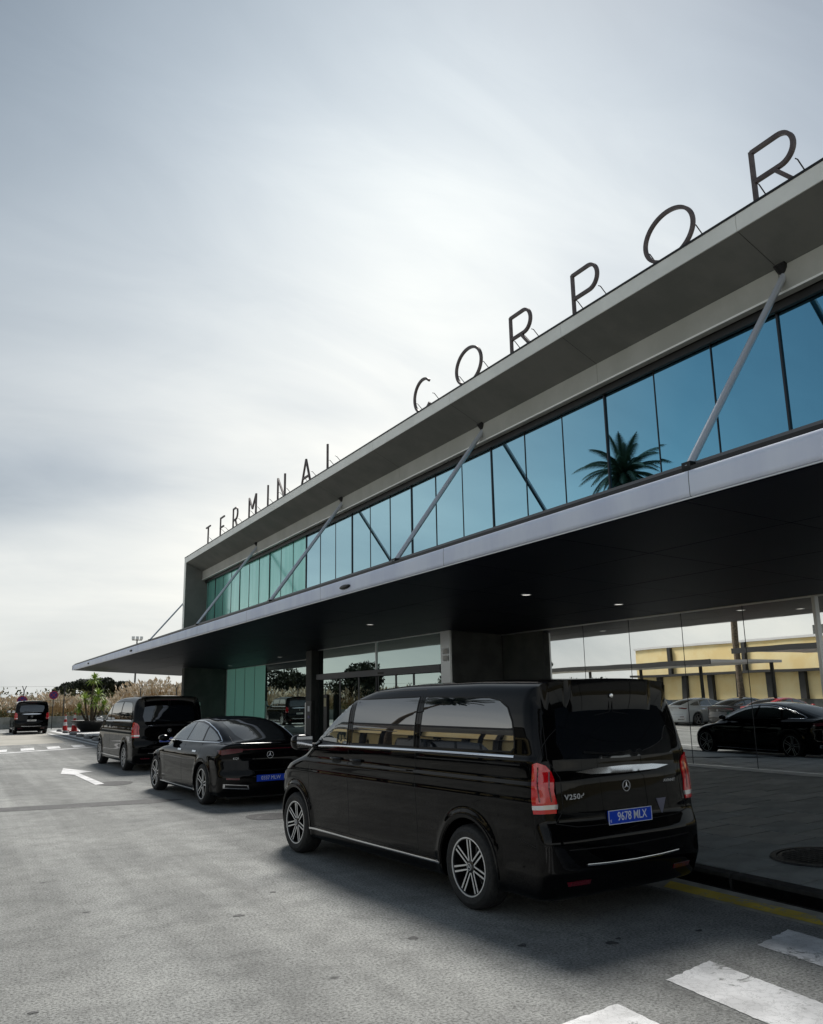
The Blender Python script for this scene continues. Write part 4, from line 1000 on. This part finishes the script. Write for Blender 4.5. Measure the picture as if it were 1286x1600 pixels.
    if badges:
        p2, _ = S.proj([(.60, 1.0), (-.52, 1.05), (-.40, .86)], 'rear')
        text_obj('model_badge', 'V250d', .058, MT['badge'], rear_frame(p2[0][0]-.005, .60, .995), root, .002, .001, 1.35, 1.1)
        text_obj('trim_badge', 'AVANT', .034, MT['badge'], rear_frame(p2[1][0]-.005, -.56, 1.055), root, .002, .0005, 1.35)
        MB().prism([(-.355, .915), (-.475, .915), (-.415, .775)], p2[2][0]-.007, p2[2][0]+.001, 'yz').build('grey_triangle_sticker', MT['greytri'], root)
        q = MB().lathe([(0, .007), (.017, .006), (.020, 0)], 20); o_ = q.build('round_badge', MT['chrome'], root, True); o_.data.transform(Matrix.Translation((p[3][0]+.05, 0, 1.80)) @ Matrix.Rotation(-PI/2, 4, 'Y'))
        o_.location.x = -.085
    # wiper and spoiler lamp
    wp, _ = S.proj([(0, 1.30), (.12, 1.31), (.45, 1.34)], 'rear')
    MB().tube([Vector(wp[0])+Vector((-.02, 0, 0)), Vector(wp[1])+Vector((-.028, 0, 0)), Vector(wp[2])+Vector((-.02, 0, 0))], .008, 8).build('rear_wiper', MT['trim'], root, True)
    S.strip([(-.22, 1.845), (0, 1.848), (.22, 1.845)], 'rear', .018, MT['reddark'], 'brake_light', root, 1, .004)
    S.patch([(-.45, .62), (-.40, .80), (.40, .80), (.45, .62), (.38, .52), (-.38, .52)], 'front', MT['trim'], 'grille', root, 1, .006, res=.08)
    # exhaust-side valance
    return S

def make_sedan(root, style, paint, key='s', plate_text='', res=.0365):
    wb, rear, front = 3.12, -.98, 3.96
    if key not in FV:
        F, core, outer = sedan_field(wb, rear, front); FV[key] = (F, body_mesh(F, core, outer, wb, paint, 'body', res, .392, .58))
    F, bme = FV[key]
    link(bpy.data.objects.new('body', bme), root)
    S = Skin(F, (rear+.42, .52))
    MB().box(rear+.25, front-.3, -.70, .70, .13, .20).build('underbody', MT['trim'], root)
    for sx in (0, wb):
        for sy in (1, -1): wheel(root, sx, sy*.938, sy, style, .355, .258)
    wfront = [(2.42, 1.075), (2.22, 1.165), (1.98, 1.262), (1.70, 1.345), (1.42, 1.392), (1.22, 1.400), (1.27, 1.075)]
    wrear = [(1.15, 1.402), (.85, 1.395), (.55, 1.362), (.42, 1.34), (.36, 1.085), (1.20, 1.078)]
    wq = [(.35, 1.325), (.10, 1.268), (-.12, 1.20), (-.30, 1.125), (-.20, 1.098), (.295, 1.09)]
    for sd_ in (1, -1):
        S.patch(wfront, 'side', MT['glass_car'], 'front_door_window', root, sd_, .003)
        S.patch(wrear, 'side', MT['glass_car'], 'rear_door_window', root, sd_, .003)
        S.patch(wq, 'side', MT['glass_car'], 'quarter_window', root, sd_, .003)
        S.strip([(2.55, 1.045), (2.3, 1.165), (2.03, 1.275), (1.72, 1.370), (1.42, 1.418), (1.15, 1.430), (.85, 1.425), (.53, 1.390), (.22, 1.325), (-.05, 1.255), (-.28, 1.165), (-.42, 1.095), (-.36, 1.075), (-.1, 1.072), (.6, 1.064), (1.6, 1.055), (2.45, 1.045)], 'side', .018, MT['chrome'], 'window_chrome', root, sd_, .008)
        for ln in ([(1.23, 1.055), (1.22, .8), (1.20, .30)], [(2.36, 1.04), (2.42, .8), (2.40, .28)], [(.30, 1.06), (.18, .92), (.34, .62), (.42, .45), (.42, .30)], [(2.40, .28), (1.2, .275), (.42, .28)]):
            S.strip(ln, 'side', .006, MT['gap'], 'panel_gap', root, sd_, .0012)
        S.strip([(2.68, .235), (1.6, .225), (.44, .225)], 'side', .022, MT['chrome'], 'sill_chrome', root, sd_, .014)
        for hx in (1.42, .50): S.patch([(hx-.10, .885), (hx+.10, .885), (hx+.11, .90), (hx+.10, .915), (hx-.10, .915), (hx-.11, .90)], 'side', MT['chrome'], 'door_handle', root, sd_, .007, res=.03)
        for wx in (0, wb): S.strip([(wx+.408*math.cos(a), .355+.408*math.sin(a)) for a in np.linspace(-.10, PI+.10, 30)], 'side', .026, paint, 'arch_lip', root, sd_, .006)
        me_ = MB(); n = 18; v = []; secs = [(-.07, .6), (-.04, .95), (.03, .95), (.09, .6), (.12, .2)]
        for dx, sc_ in secs:
            for k in range(n):
                a = 2*PI*k/n; v.append((2.33+dx, sd_*(.985+.115*sc_*math.cos(a)), 1.085+.068*sc_*math.sin(a)))
        fs = [(i*n+k, i*n+(k+1) % n, (i+1)*n+(k+1) % n, (i+1)*n+k) for i in range(len(secs)-1) for k in range(n)]+[tuple(range(n)), tuple((len(secs)-1)*n+k for k in range(n))]
        mo = me_.add(v, fs).build('wing_mirror', paint, root, True, 50)
        MB().tube([(2.32, sd_*.84, 1.03), (2.33, sd_*.93, 1.055)], .018, 8).build('mirror_arm', MT['trim'], mo, True)
        S.patch([(.50, .925), (.66, .900), (.82, .880), (.86, .90), (.86, .955), (.72, .985), (.50, .985)], 'rear', MT['reddark'], 'taillight', root, sd_, .006, res=.03)
        S.patch([(.38, .30), (.80, .33), (.80, .40), (.40, .37)], 'rear', MT['chrome'], 'exhaust_trim', root, sd_, .010, res=.03)
        S.patch([(.40, .315), (.77, .343), (.77, .385), (.42, .357)], 'rear', MT['gap'], 'exhaust_opening', root, sd_, .016, res=.03)
        S.patch([(.55, .46), (.76, .47), (.76, .50), (.55, .49)], 'rear', MT['reddark'], 'rear_reflector', root, sd_, .006, res=.03)
        S.patch([(.45, .62), (.78, .66), (.70, .74), (.45, .70)], 'front', MT['clearlens'], 'headlight', root, sd_, .006)
    S.strip([(-.52, .965), (0, .97), (.52, .965)], 'rear', .018, MT['reddark'], 'light_bar', root, 1, .008)
    S.patch([(-.78, -.36), (-.80, 0), (-.78, .36), (-.40, .47), (.20, .47), (.36, .44), (.40, 0), (.36, -.44), (.20, -.47), (-.40, -.47)], 'top', MT['glass_back'], 'rear_window', root, 1, .003, res=.06)
    S.patch([(1.78, -.50), (1.74, 0), (1.78, .50), (2.2, .60), (2.66, .66), (2.78, 0), (2.66, -.66), (2.2, -.60)], 'top', MT['glass_car'], 'windscreen', root, 1, .003, res=.07)
    S.patch([(.48, -.40), (.46, 0), (.48, .40), (1.1, .44), (1.68, .42), (1.66, 0), (1.68, -.42), (1.1, -.44)], 'top', MT['glass_dark'], 'sunroof', root, 1, .0025, res=.07)
    for sd_ in (1, -1): S.strip([(-.80, .60), (-.6, .585), (-.40, .57)], 'top', .006, MT['gap'], 'panel_gap', root, sd_, .001)
    S.strip([(-.70, .62), (0, .60), (.70, .62)], 'rear', .008, MT['gap'], 'panel_gap', root, 1, .0012)
    p, _ = S.proj([(0, .87), (0, .46), (.60, .82)], 'rear')
    star_emblem(.062, MT['badge'], root, rear_frame(p[0][0]-.008, 0, .86), 'emblem')
    px = p[1][0]-.01
    pl = MB().box(px-.004, px+.015, -.26, .26, .42, .53).build('number_plate', MT['plate'], root, bevel=.002)
    if plate_text: text_obj('plate_lettering', plate_text, .09, MT['plate_t'], rear_frame(px-.0052, 0, .475), pl, .001, 0, .88)
    text_obj('model_badge', 'EQE', .045, MT['badge'], rear_frame(p[2][0]-.012, .60, .815), root, .002, .001, 1.5)
    return S

def place(root, s0, t0, yaw, half=.958):
    """left tyre face of the rear axle at (s0, t0), heading turned yaw to the left of the road axis"""
    root.location = (s0+half*math.cos(yaw), t0+half*math.sin(yaw), 0); root.rotation_euler = (0, 0, PI/2+yaw)

v1 = empty('parked_van', 'large shiny black passenger van nearest the camera with blue plate', 'van')
make_van(v1, 3.50, -1.05, 4.40, 'v7', MT['paint'], '9678 MLX', MT['plate'], MT['plate_t'], True, 'a', .035)
place(v1, 4.13, 6.71, math.radians(5.02))
s1 = empty('parked_car', 'low black sedan with chrome window arch between two black vans', 'car')
make_sedan(s1, 'five', MT['paint'], 's', '0337 MLW')
place(s1, 4.09, 15.69, math.radians(3.2), .938)
v2 = empty('parked_van', 'black van parked ahead of the low black sedan', 'van')
make_van(v2, 3.20, -1.0, 3.95, 'multi', MT['paint'], '0452 LW', MT['plate'], MT['plate_t'], False, 'b', .045)
place(v2, 4.26, 24.56, math.radians(2.8))
v3 = copy_tree(v2); v3['label'] = 'small far black van with white plate by the concrete barrier'
for c in v3.children:
    if c.name.startswith('number_plate'):
        c.data = c.data.copy(); c.data.materials[0] = MT['plate_w']
        for k in c.children:
            k.data = k.data.copy(); k.data.materials[0] = MT['plate_k']
place(v3, 3.47, 57.8, 0)

# ================================================================== STREET FURNITURE AND SURROUNDINGS
def np_obj(name, V, F_, material, parent=None, smooth=False):
    V = np.asarray(V, np.float32); F_ = np.asarray(F_, np.int32); k = F_.shape[1]
    me = bpy.data.meshes.new(name); me.vertices.add(len(V)); me.vertices.foreach_set('co', V.ravel())
    me.loops.add(F_.size); me.loops.foreach_set('vertex_index', F_.ravel()); me.polygons.add(len(F_)); me.polygons.foreach_set('loop_start', np.arange(0, F_.size, k, dtype=np.int32))
    me.update(calc_edges=True); me.materials.append(material)
    return link(bpy.data.objects.new(name, me), parent)
RNG = np.random.default_rng(11)
def leaf_cloud(name, blobs, n, size, material, parent=None, flat=.5):
    """blobs: (x, y, z, rx, ry, rz); leaf-sized quads scattered near each blob's shell"""
    V = []; wts = np.array([b[3]*b[4]+b[3]*b[5] for b in blobs]); wts = wts/wts.sum()
    bi = RNG.choice(len(blobs), n, p=wts); B = np.array(blobs)[bi]
    d = RNG.normal(size=(n, 3)); d /= np.linalg.norm(d, axis=1, keepdims=True)
    r = RNG.uniform(.45, 1.05, (n, 1))**.6
    C_ = B[:, :3]+d*r*B[:, 3:6]
    a = RNG.normal(size=(n, 3)); a /= np.linalg.norm(a, axis=1, keepdims=True)
    b = np.cross(a, RNG.normal(size=(n, 3))); b /= np.linalg.norm(b, axis=1, keepdims=True)
    sz = size*RNG.uniform(.6, 1.4, (n, 1))
    V = np.stack([C_-a*sz, C_+b*sz*flat, C_+a*sz, C_-b*sz*flat], 1).reshape(-1, 3)
    return np_obj(name, V, np.arange(4*n).reshape(n, 4), material, parent)
def tree(name, label, cat, x, y, h, trunk_h, blobs, n, size, material, group=None, lean=0):
    r = empty(name, label, cat, (x, y, -.06), 0, group)
    t = MB().tube([(0, 0, 0), (lean*.3, 0, trunk_h*.5), (lean, 0, trunk_h)], .22*h/8, 10, r2=.12*h/8)
    for b in blobs[:5]: t.tube([(lean*.6, 0, trunk_h*.75), (b[0]*.6, b[1]*.6, (trunk_h+b[2])/2), (b[0], b[1], b[2])], .09*h/8, 7, r2=.03*h/8)
    t.build('trunk', MT['bark'], r, True); leaf_cloud('crown', blobs, n, size, material, r)
    return r

# --- entrance kit
tt_ = empty('ticket_totem', 'slim black terminal post with grey side standing by the entrance column', 'totem', (9.6, 24.6, pz(9.6)))
MB().box(-.05, .07, -.42, .02, 0, 1.50).build('black_front', MT['black'], tt_, bevel=.008)
MB().box(-.05, .07, .022, .10, 0, 1.44).build('grey_side', MT['silverline'], tt_)
MB().box(-.056, -.051, -.30, -.14, 1.18, 1.34).build('screen', MT['conewhite'], tt_)
MB().box(-.058, -.051, -.30, -.16, .98, 1.06).build('card_slot', MT['signblue'], tt_)
p_ = empty('door_post', 'dark post with small yellow notice left of the sliding doors', 'post', (11.28, 27.3, pz(11.3)))
MB().box(-.05, .05, -.30, .0, 0, 1.62).build('post_body', MT['black'], p_, bevel=.01); MB().box(-.056, -.051, -.24, -.05, 1.22, 1.50).build('notice', mat('pale_yellow_notice', (.55, .5, .28), .5), p_)
b_ = empty('bollard_light', 'small white bollard in front of the dark end wall', 'bollard', (11.2, 44.0, pz(11.2)))
MB().lathe([(0, 1.42), (.09, 1.40), (.11, 1.30), (.10, 1.22), (.05, 1.18)], 16).build('head', MT['conewhite'], b_, True); MB().tube([(0, 0, 0), (0, 0, 1.2)], .045, 12).build('stem', MT['silverline'], b_, True)

# --- cones, lane separators, planter, signs
def cone(label, x, y, s_=1.0):
    r = empty('traffic_cone', label, 'cone', (x, y, 0))
    r.scale = (s_, s_, s_)
    MB().box(-.24, .24, -.24, .24, 0, .05).build('base', MT['conered'], r, bevel=.01)
    def R_(z): return .17-.135*z/1.0
    for i, (a, b) in enumerate(((.05, .34), (.34, .55), (.55, .72), (.72, .92), (.92, 1.0))):
        MB().lathe([(R_(a), a), (R_(b), b)], 20).build('stripe', MT['conered'] if i % 2 == 0 else MT['conewhite'], r, True)
cone('red cone half hidden beside the white topped cone', 6.75, 60.6, 1.05)
c_ = cone('red and white cone nearest the planter bowl', 7.15, 59.2, 1.15)
sm = MB().lathe([(0, .14), (.5, .135), (.8, .10), (.97, .05), (1.0, 0)], 20).build('tmp', MT['black'], None, True); sme = sm.data; bpy.data.objects.remove(sm)
posn = ['nearest', 'second nearest', 'third nearest', 'fourth nearest', 'fifth nearest', 'sixth nearest', 'farthest']
for i, y in enumerate([41.6, 44.4, 47.3, 50.3, 53.4, 56.8, 60.2]):
    o = bpy.data.objects.new('lane_separator', sme); COL.objects.link(o); o.location = (6.42, y, .004); o.scale = (.20, .92, 1.0)
    tag(o, 'black rubber lane separator, %s of the row toward the cones' % posn[i], 'lane separator', 'black lane separators on the white strip')
decal('white_strip', [(6.05, 39.6), (9.6, 41.5), (8.2, 62), (5.95, 62)], MT['white_paint2'], .0045).parent = bpy.data.objects['forecourt']
pb = empty('potted_yucca', 'tall bright green yucca with several heads in a black bowl', 'potted plant', (8.0, 58.2, 0))
MB().lathe([(.55, 0), (.60, .03), (.62, .10), (.95, .40), (1.18, .62), (1.20, .70), (1.12, .70), (.9, .55), (0, .55)], 36).build('bowl', MT['black'], pb, True)
heads = [((0, 0, .55), (.05, 0, 3.25), .62), ((.15, .1, .55), (.35, .1, 2.25), .68), ((-.15, 0, .55), (-.42, .1, 2.0), .68), ((.05, -.1, .55), (.12, -.3, 1.75), .65), ((.25, 0, .55), (.72, 0, 1.6), .55), ((-.2, 0, .5), (-.75, -.1, 1.45), .5)]
tb_ = MB(); V = []; Fq = []
for a, b, L in heads:
    tb_.tube([a, Vector(a).lerp(Vector(b), .5)+Vector((random.uniform(-.06, .06), 0, 0)), b], .075, 8, r2=.05)
    for k in range(70):
        az = random.uniform(0, 2*PI); el = random.uniform(-.75, 1.35); l = L*random.uniform(.75, 1.1)
        d = Vector((math.cos(az)*math.cos(el), math.sin(az)*math.cos(el), math.sin(el))); sdv = d.cross(Vector((0, 0, 1))).normalized()*.035
        p0 = Vector(b); p1 = p0+d*l*.55; p2 = p0+d*l+Vector((0, 0, -.22*l))
        n0 = len(V); V += [p0-sdv*.6, p0+sdv*.6, p1+sdv, p1-sdv, p2+sdv*.15, p2-sdv*.15]; Fq += [(n0, n0+1, n0+2, n0+3), (n0+3, n0+2, n0+4, n0+5)]
tb_.build('trunk', MT['bark'], pb, True); mesh_obj('foliage', V, Fq, MT['leafgreen'], pb)
def nosign(label, x, y, z, R_=.31):
    r = empty('no_parking_sign', label, 'sign', (x, y, 0))
    MB().tube([(0, 0, 0), (0, 0, z+.2)], .03, 10).build('post', MT['post'], r, True)
    a = MB().lathe([(0, 0), (R_, 0)], 36, 'y', (0, -.045, z)).build('sign_face', MT['signblue'], r)
    MB().lathe([(R_*.76, -.050), (R_, -.050), (R_, -.03), (R_*.76, -.03)], 36, 'y', (0, 0, z), closed=True).build('red_ring', MT['signred'], r)
    q = R_*.70
    MB().bar((-q*.7, -.049, z+q*.7), (q*.7, -.049, z-q*.7), .05, .006, (0, 1, 0)).build('red_slash', MT['signred'], r)
    MB().bar((-q*.7, -.052, z-q*.7), (q*.7, -.052, z+q*.7), .05, .006, (0, 1, 0)).build('red_slash', MT['signred'], r)
    MB().box(-R_, R_, -.028, -.02, z-.01, z+.01).build('back_bracket', MT['post'], r)
nosign('lower round blue sign with red ring, above the far van roof', 4.42, 66.0, 2.0, .34)
nosign('higher round blue sign with red ring, right of the far van', 6.45, 66.0, 2.36, .30)

# --- perimeter: concrete barrier, fence, reeds, pine, mast
ba = empty('concrete_barrier', 'low weathered concrete barrier wall along the far end of the road', 'barrier', (0, 69.4, 0))
x = -30.0
while x < 34:
    MB().prism([(-.30, 0), (.30, 0), (.28, .10), (.12, .35), (.09, .84), (-.09, .84), (-.12, .35), (-.28, .10)], x+.01, x+2.99, 'yz').build('barrier_block', MT['concrete'], ba); x += 3.0
fe = empty('perimeter_fence', 'airport perimeter fence with forked post tops and wires before the reeds', 'fence', (0, 71.2, 0))
x = -26.6
while x < 34:
    MB().tube([(x, 0, 0), (x, 0, 2.75)], .045, 8).tube([(x, 0, 2.72), (x-.14, 0, 3.10)], .03, 6).tube([(x, 0, 2.72), (x+.14, 0, 3.10)], .03, 6).build('fence_post', MT['post'], fe, True)
    x += 2.86
wb_ = MB()
for z in (.5, 1.0, 1.5, 2.0, 2.5): wb_.tube([(-27, 0, z), (34, 0, z)], .008, 4, False)
for xo in (-.12, .12): wb_.tube([(-27+xo, 0, 3.05), (34+xo, 0, 3.05)], .008, 4, False)
wb_.build('fence_wires', MT['post'], fe)
ms = empty('floodlight_mast', 'thin tall mast with a floodlight cluster behind the canopy tip', 'mast', (20.0, 110, 0))
MB().tube([(0, 0, 0), (0, 0, 9.4)], .13, 12, r2=.08).build('mast_pole', MT['post'], ms, True)
MB().box(-.6, .6, -.05, .05, 9.3, 9.4).build('crossbar', MT['post'], ms)
for dx in (-.5, 0, .5): MB().box(dx-.17, dx+.17, -.25, .05, 9.42+abs(dx)*.0, 9.80).build('floodlight', MT['silverline'], ms, bevel=.02)
def reeds(name, label, x0, x1, y0, y1, n, h0, h1, seed, mt1, mt2, plume=.6, hf=None):
    rg = np.random.default_rng(seed)
    X = rg.uniform(x0, x1, n); Y = rg.uniform(y0, y1, n); H = rg.uniform(h0, h1, n)
    if hf is not None: H = H*hf(X)
    az = rg.uniform(0, 2*PI, n); ln = rg.uniform(.05, .35, n)*H*.5
    w_ = rg.uniform(.012, .035, n)
    pa = rg.uniform(0, PI, n); wx = np.cos(pa)*w_; wy = np.sin(pa)*w_
    B = np.stack([X, Y, np.full(n, -.06)], 1); Mi = B+np.stack([np.cos(az)*ln*.35, np.sin(az)*ln*.35, H*.55], 1); T = B+np.stack([np.cos(az)*ln, np.sin(az)*ln, H], 1)
    S_ = np.stack([wx, wy, np.zeros(n)], 1)
    V = np.stack([B-S_, B+S_, Mi+S_, Mi-S_, T+S_*.3, T-S_*.3], 1).reshape(-1, 3)
    i6 = np.arange(n)*6
    F_ = np.concatenate([np.stack([i6, i6+1, i6+2, i6+3], 1), np.stack([i6+3, i6+2, i6+4, i6+5], 1)])
    r = np_obj(name, V, F_, mt1); tag(r, label, 'reeds', None, 'stuff')
    # plumes
    k = rg.random(n) < plume; Tp = T[k]; m_ = len(Tp); az2 = az[k]; L = rg.uniform(.30, .60, m_)
    V = []; 
    dirp = np.stack([np.cos(az2)*.5, np.sin(az2)*.5, np.full(m_, .8)], 1)
    up = Tp+dirp*L[:, None]
    W_ = np.stack([-np.sin(az2), np.cos(az2), np.zeros(m_)], 1)*(L*.20)[:, None]
    mid = (Tp+up)/2; mid2 = mid+np.array([.0, .0, -.05])
    V = np.stack([Tp, mid+W_, up, mid-W_, Tp, mid+W_[:, [1, 0, 2]]*.8, up, mid-W_[:, [1, 0, 2]]*.8], 1).reshape(-1, 3)
    i8 = np.arange(m_)*8
    F_ = np.concatenate([np.stack([i8, i8+1, i8+2, i8+3], 1), np.stack([i8+4, i8+5, i8+6, i8+7], 1)])
    q = np_obj(name+'_plumes', V, F_, mt2, r)
    return r
reeds('reed_bed', 'dense tan reeds with pale plumes growing behind the perimeter fence', -30, 60, 73.5, 88, 22000, 1.7, 2.85, 3, MT['reed'], MT['plume'], .55, lambda x: .84-.20*np.exp(-((x-10.5)/2.6)**2)+.34*np.clip((x-12.5)/3, 0, 1)+.10*np.sin(x*.9)+.07*np.sin(x*2.7))
sh = []
for i in range(90):
    x = RNG.uniform(-30, 12) if i < 60 else RNG.uniform(10, 40); sh.append((x, RNG.uniform(72, 75), RNG.uniform(.3, .9), RNG.uniform(.8, 1.7), .8, RNG.uniform(.5, .95)))
o = leaf_cloud('shrub_cover', sh, 16000, .10, MT['bush']); tag(o, 'low olive green shrubs growing along the foot of the fence', 'shrubs', None, 'stuff')
sh = [(RNG.uniform(-40, 20), RNG.uniform(90, 100), RNG.uniform(.8, 2.0), 3.0, 1.5, RNG.uniform(1.0, 1.6)) for i in range(60)]
o = leaf_cloud('distant_scrub', sh, 14000, .16, MT['bush']); tag(o, 'olive brown scrub behind the reeds on the left', 'scrub', None, 'stuff')
bl = []
for i in range(34):
    u = RNG.uniform(-1, 1); bl.append((u*4.4, RNG.uniform(-2.0, 2.0), 3.0+1.25*math.sqrt(1-u*u)*RNG.uniform(.5, 1.0), RNG.uniform(.7, 1.25), 1.0, RNG.uniform(.4, .7)))
for i in range(16): bl.append((RNG.uniform(-4, 3.2), RNG.uniform(-2, 2), RNG.uniform(1.6, 2.8), 1.0, 1.0, .7))
tree('umbrella_pine', 'wide dark umbrella pine rising behind the potted yucca', 'tree', 15.6, 110, 6, 2.2, bl, 26000, .16, MT['leafdark'])

# --- across the road (seen in the glass): lot, carport, ochre building, cars, palm, trees
lot = tag(mesh_obj('parking_lot', [(-60, -30, .0), (-26, -30, .0), (-26, 71, .0), (-60, 71, .0)], [(0, 1, 2, 3)], MT['road']), kind='structure')
yb = empty('ochre_building', 'long ochre clad hall with dark frames, mirrored in the lobby glass', 'building', (0, 0, 0))
YS = -24.0
MB().box(YS-14, YS, -10, 53.5, 0, 5.25).build('wall', MT['yellowwall'], yb)
MB().box(YS-14.1, YS+.12, -10.1, 53.6, 5.255, 5.42).build('roof_edge', MT['conewhite'], yb)
MB().box(YS+.003, YS+.9, -10, 53.5, 3.05, 3.22).build('ledge', MT['darkframe'], yb)
MB().box(YS+.01, YS+.06, -10, 53.5, 0.0, 1.25).build('plinth', MT['darkwall'], yb)
t = -9.0
while t < 53.4:
    MB().box(YS+.004, YS+.30, t-.22, t+.22, 1.26, 3.04).build('frame_post', MT['darkframe'], yb); t += 2.6
t = -8.0
while t < 53.4:
    MB().box(YS+.004, YS+.25, t-.16, t+.16, 3.23, 5.24).build('frame_post', MT['darkframe'], yb); t += 7.2
MB().box(YS-3, YS-1, 31, 34, 5.43, 6.3).build('roof_unit', MT['darkwall'], yb); MB().box(YS-3, YS-1, 36, 37.5, 5.43, 6.1).build('roof_unit', MT['darkwall'], yb)
def carport(label, s0, s1, t0, t1, z):
    r = empty('carport', label, 'carport', ((s0+s1)/2, (t0+t1)/2, 0))
    cx0, cy0 = (s0+s1)/2, (t0+t1)/2
    MB().box(s0-cx0, s1-cx0, t0-cy0, t1-cy0, z, z+.14).build('roof_sheet', MT['whiteroof'], r)
    MB().box(s1-cx0+.002, s1-cx0+.06, t0-cy0, t1-cy0, z-.10, z+.16).build('front_beam', MT['darkframe'], r)
    t = t0+.3
    while t <= t1:
        MB().box(s0-cx0+.4, s0-cx0+.55, t-cy0-.07, t-cy0+.07, 0, z-.002).build('post', MT['darkframe'], r); t += 5.0
carport('white roofed carport over the far parked cars, lower one', -13.6, -8.2, 31.2, 52, 3.3)
carport('white roofed carport with taller dark frame, near half', -13.8, -8.2, 0, 29.8, 3.75)
sedan_o, van_o = s1, v2
def recolour(r, m_):
    for c in r.children:
        if c.name.startswith(('body', 'arch_lip', 'wing_mirror', 'door_handle')) and c.data.materials and c.data.materials[0] == MT['paint']:
            c.data = REC.setdefault((c.data.name, m_.name), c.data.copy()); c.data.materials[0] = m_
REC = {}
def park(src, label, cat, x, y, rot, m_):
    c = copy_tree(src); c['label'] = label; c['category'] = cat; c.location = (x, y, 0); c.rotation_euler = (0, 0, rot); c['group'] = 'cars parked across the road, mirrored in the glass'
    for k in list(c.children):
        if k.name.startswith(('number_plate', 'model_badge')):
            for q in list(k.children): bpy.data.objects.remove(q)
            bpy.data.objects.remove(k)
    if m_: recolour(c, m_)
MT['paint_grey2'] = MT['paint_grey']
park(sedan_o, 'red car parked across the road, mirrored above the black sedan', 'car', -9.9, 29.6, PI, MT['paint_red'])
park(van_o, 'dark grey van parked across the road right of the red car', 'van', -10.4, 25.0, PI, MT['paint_grey'])
park(sedan_o, 'dark grey car parked between the red car and the white one across the road', 'car', -10.8, 32.6, PI, MT['paint_grey'])
park(sedan_o, 'black car parked across the road beyond the white one', 'car', -10.5, 39.0, PI, None)
park(sedan_o, 'white car parked across the road, mirrored beside the van', 'car', -10.8, 35.8, PI, MT['paint_white'])
park(sedan_o, 'dark grey car parked at the far end of the mirrored row', 'car', -10.6, 42.4, PI, MT['paint_grey'])
park(van_o, 'black van parked across the road nearest the camera', 'van', -10.6, 17.0, PI, None)
park(sedan_o, 'white car parked across the road beside the near black van', 'car', -10.8, 20.6, PI, MT['paint_white'])
park(sedan_o, 'dark grey car parked across the road abreast of the large van', 'car', -10.8, 13.2, PI, MT['paint_grey'])
# palm
pm = empty('palm_tree', 'palm with drooping fronds across the road, mirrored in blue glass', 'palm tree', (-18.7, 38.4, 0))
MB().tube([(0, 0, 0), (.2, .05, 5), (.0, 0, 10), (.05, 0, 15.3)], .22, 14, r2=.17).build('trunk', MT['bark'], pm, True)
V = []; Fq = []
for k in range(64):
    az = k*2.39996+random.uniform(-.2, .2); u = k/64; el = 1.35-1.75*u+random.uniform(-.1, .1); L = random.uniform(2.8, 3.4)*(.62+.45*math.sin(PI*min(1, .25+u)))
    p = Vector((.05, 0, 15.2)); d = Vector((math.cos(az)*math.cos(el), math.sin(az)*math.cos(el), math.sin(el))); seg = 14; prev = p
    for i in range(seg):
        d = (d+Vector((0, 0, -.115))).normalized(); q = prev+d*L/seg; sdv = d.cross(Vector((0, 0, 1))).normalized(); up = sdv.cross(d)
        lw = .62*math.sin(PI*min(1, (i+2.0)/(seg+1)))**.6+.06
        for sg in (-1, 1):
            for j in (0, .33, .66):
                a = prev.lerp(q, j); tip = a+(sdv*sg*.55+d*.9-Vector((0, 0, .45))).normalized()*lw; n0 = len(V)
                V += [a, a+d*.09, tip]; Fq.append((n0, n0+1, n0+2))
        n0 = len(V); V += [prev-sdv*.035, prev+sdv*.035, q+sdv*.035, q-sdv*.035]; Fq.append((n0, n0+1, n0+2, n0+3)); prev = q
mesh_obj('fronds', V, Fq, MT['palmleaf'], pm)
for i, (x, y, h) in enumerate([(-15, 60, 5.5), (-21, 66, 6.5), (-12, 76, 5.2), (-26, 74, 7), (-7, 90, 5.0)]):
    bl = [(RNG.uniform(-2, 2), RNG.uniform(-2, 2), h*.45+RNG.uniform(0, h*.45), RNG.uniform(.9, 1.6), RNG.uniform(.9, 1.6), RNG.uniform(.7, 1.1)) for _ in range(14)]
    lab = ['bushy green tree nearest the ochre hall, mirrored in the lobby glass', 'second bushy tree beyond the ochre hall', 'middle one of the bushy trees beyond the hall', 'tallest bushy tree beyond the hall', 'bushy tree closest to the reeds'][i]
    tree('broadleaf_tree', lab, 'tree', x, y, h, h*.4, bl, 5000, .18, MT['leafdark'], 'trees beyond the ochre hall')

hb_ = [(RNG.uniform(-29, -15), RNG.uniform(55.5, 66), RNG.uniform(.8, 2.3), 1.3, 1.3, 1.0) for _ in range(60)]
o = leaf_cloud('hedge_mass', hb_, 22000, .12, MT['leafdark']); tag(o, 'dark hedge thicket beyond the end of the ochre hall', 'hedge', None, 'stuff')
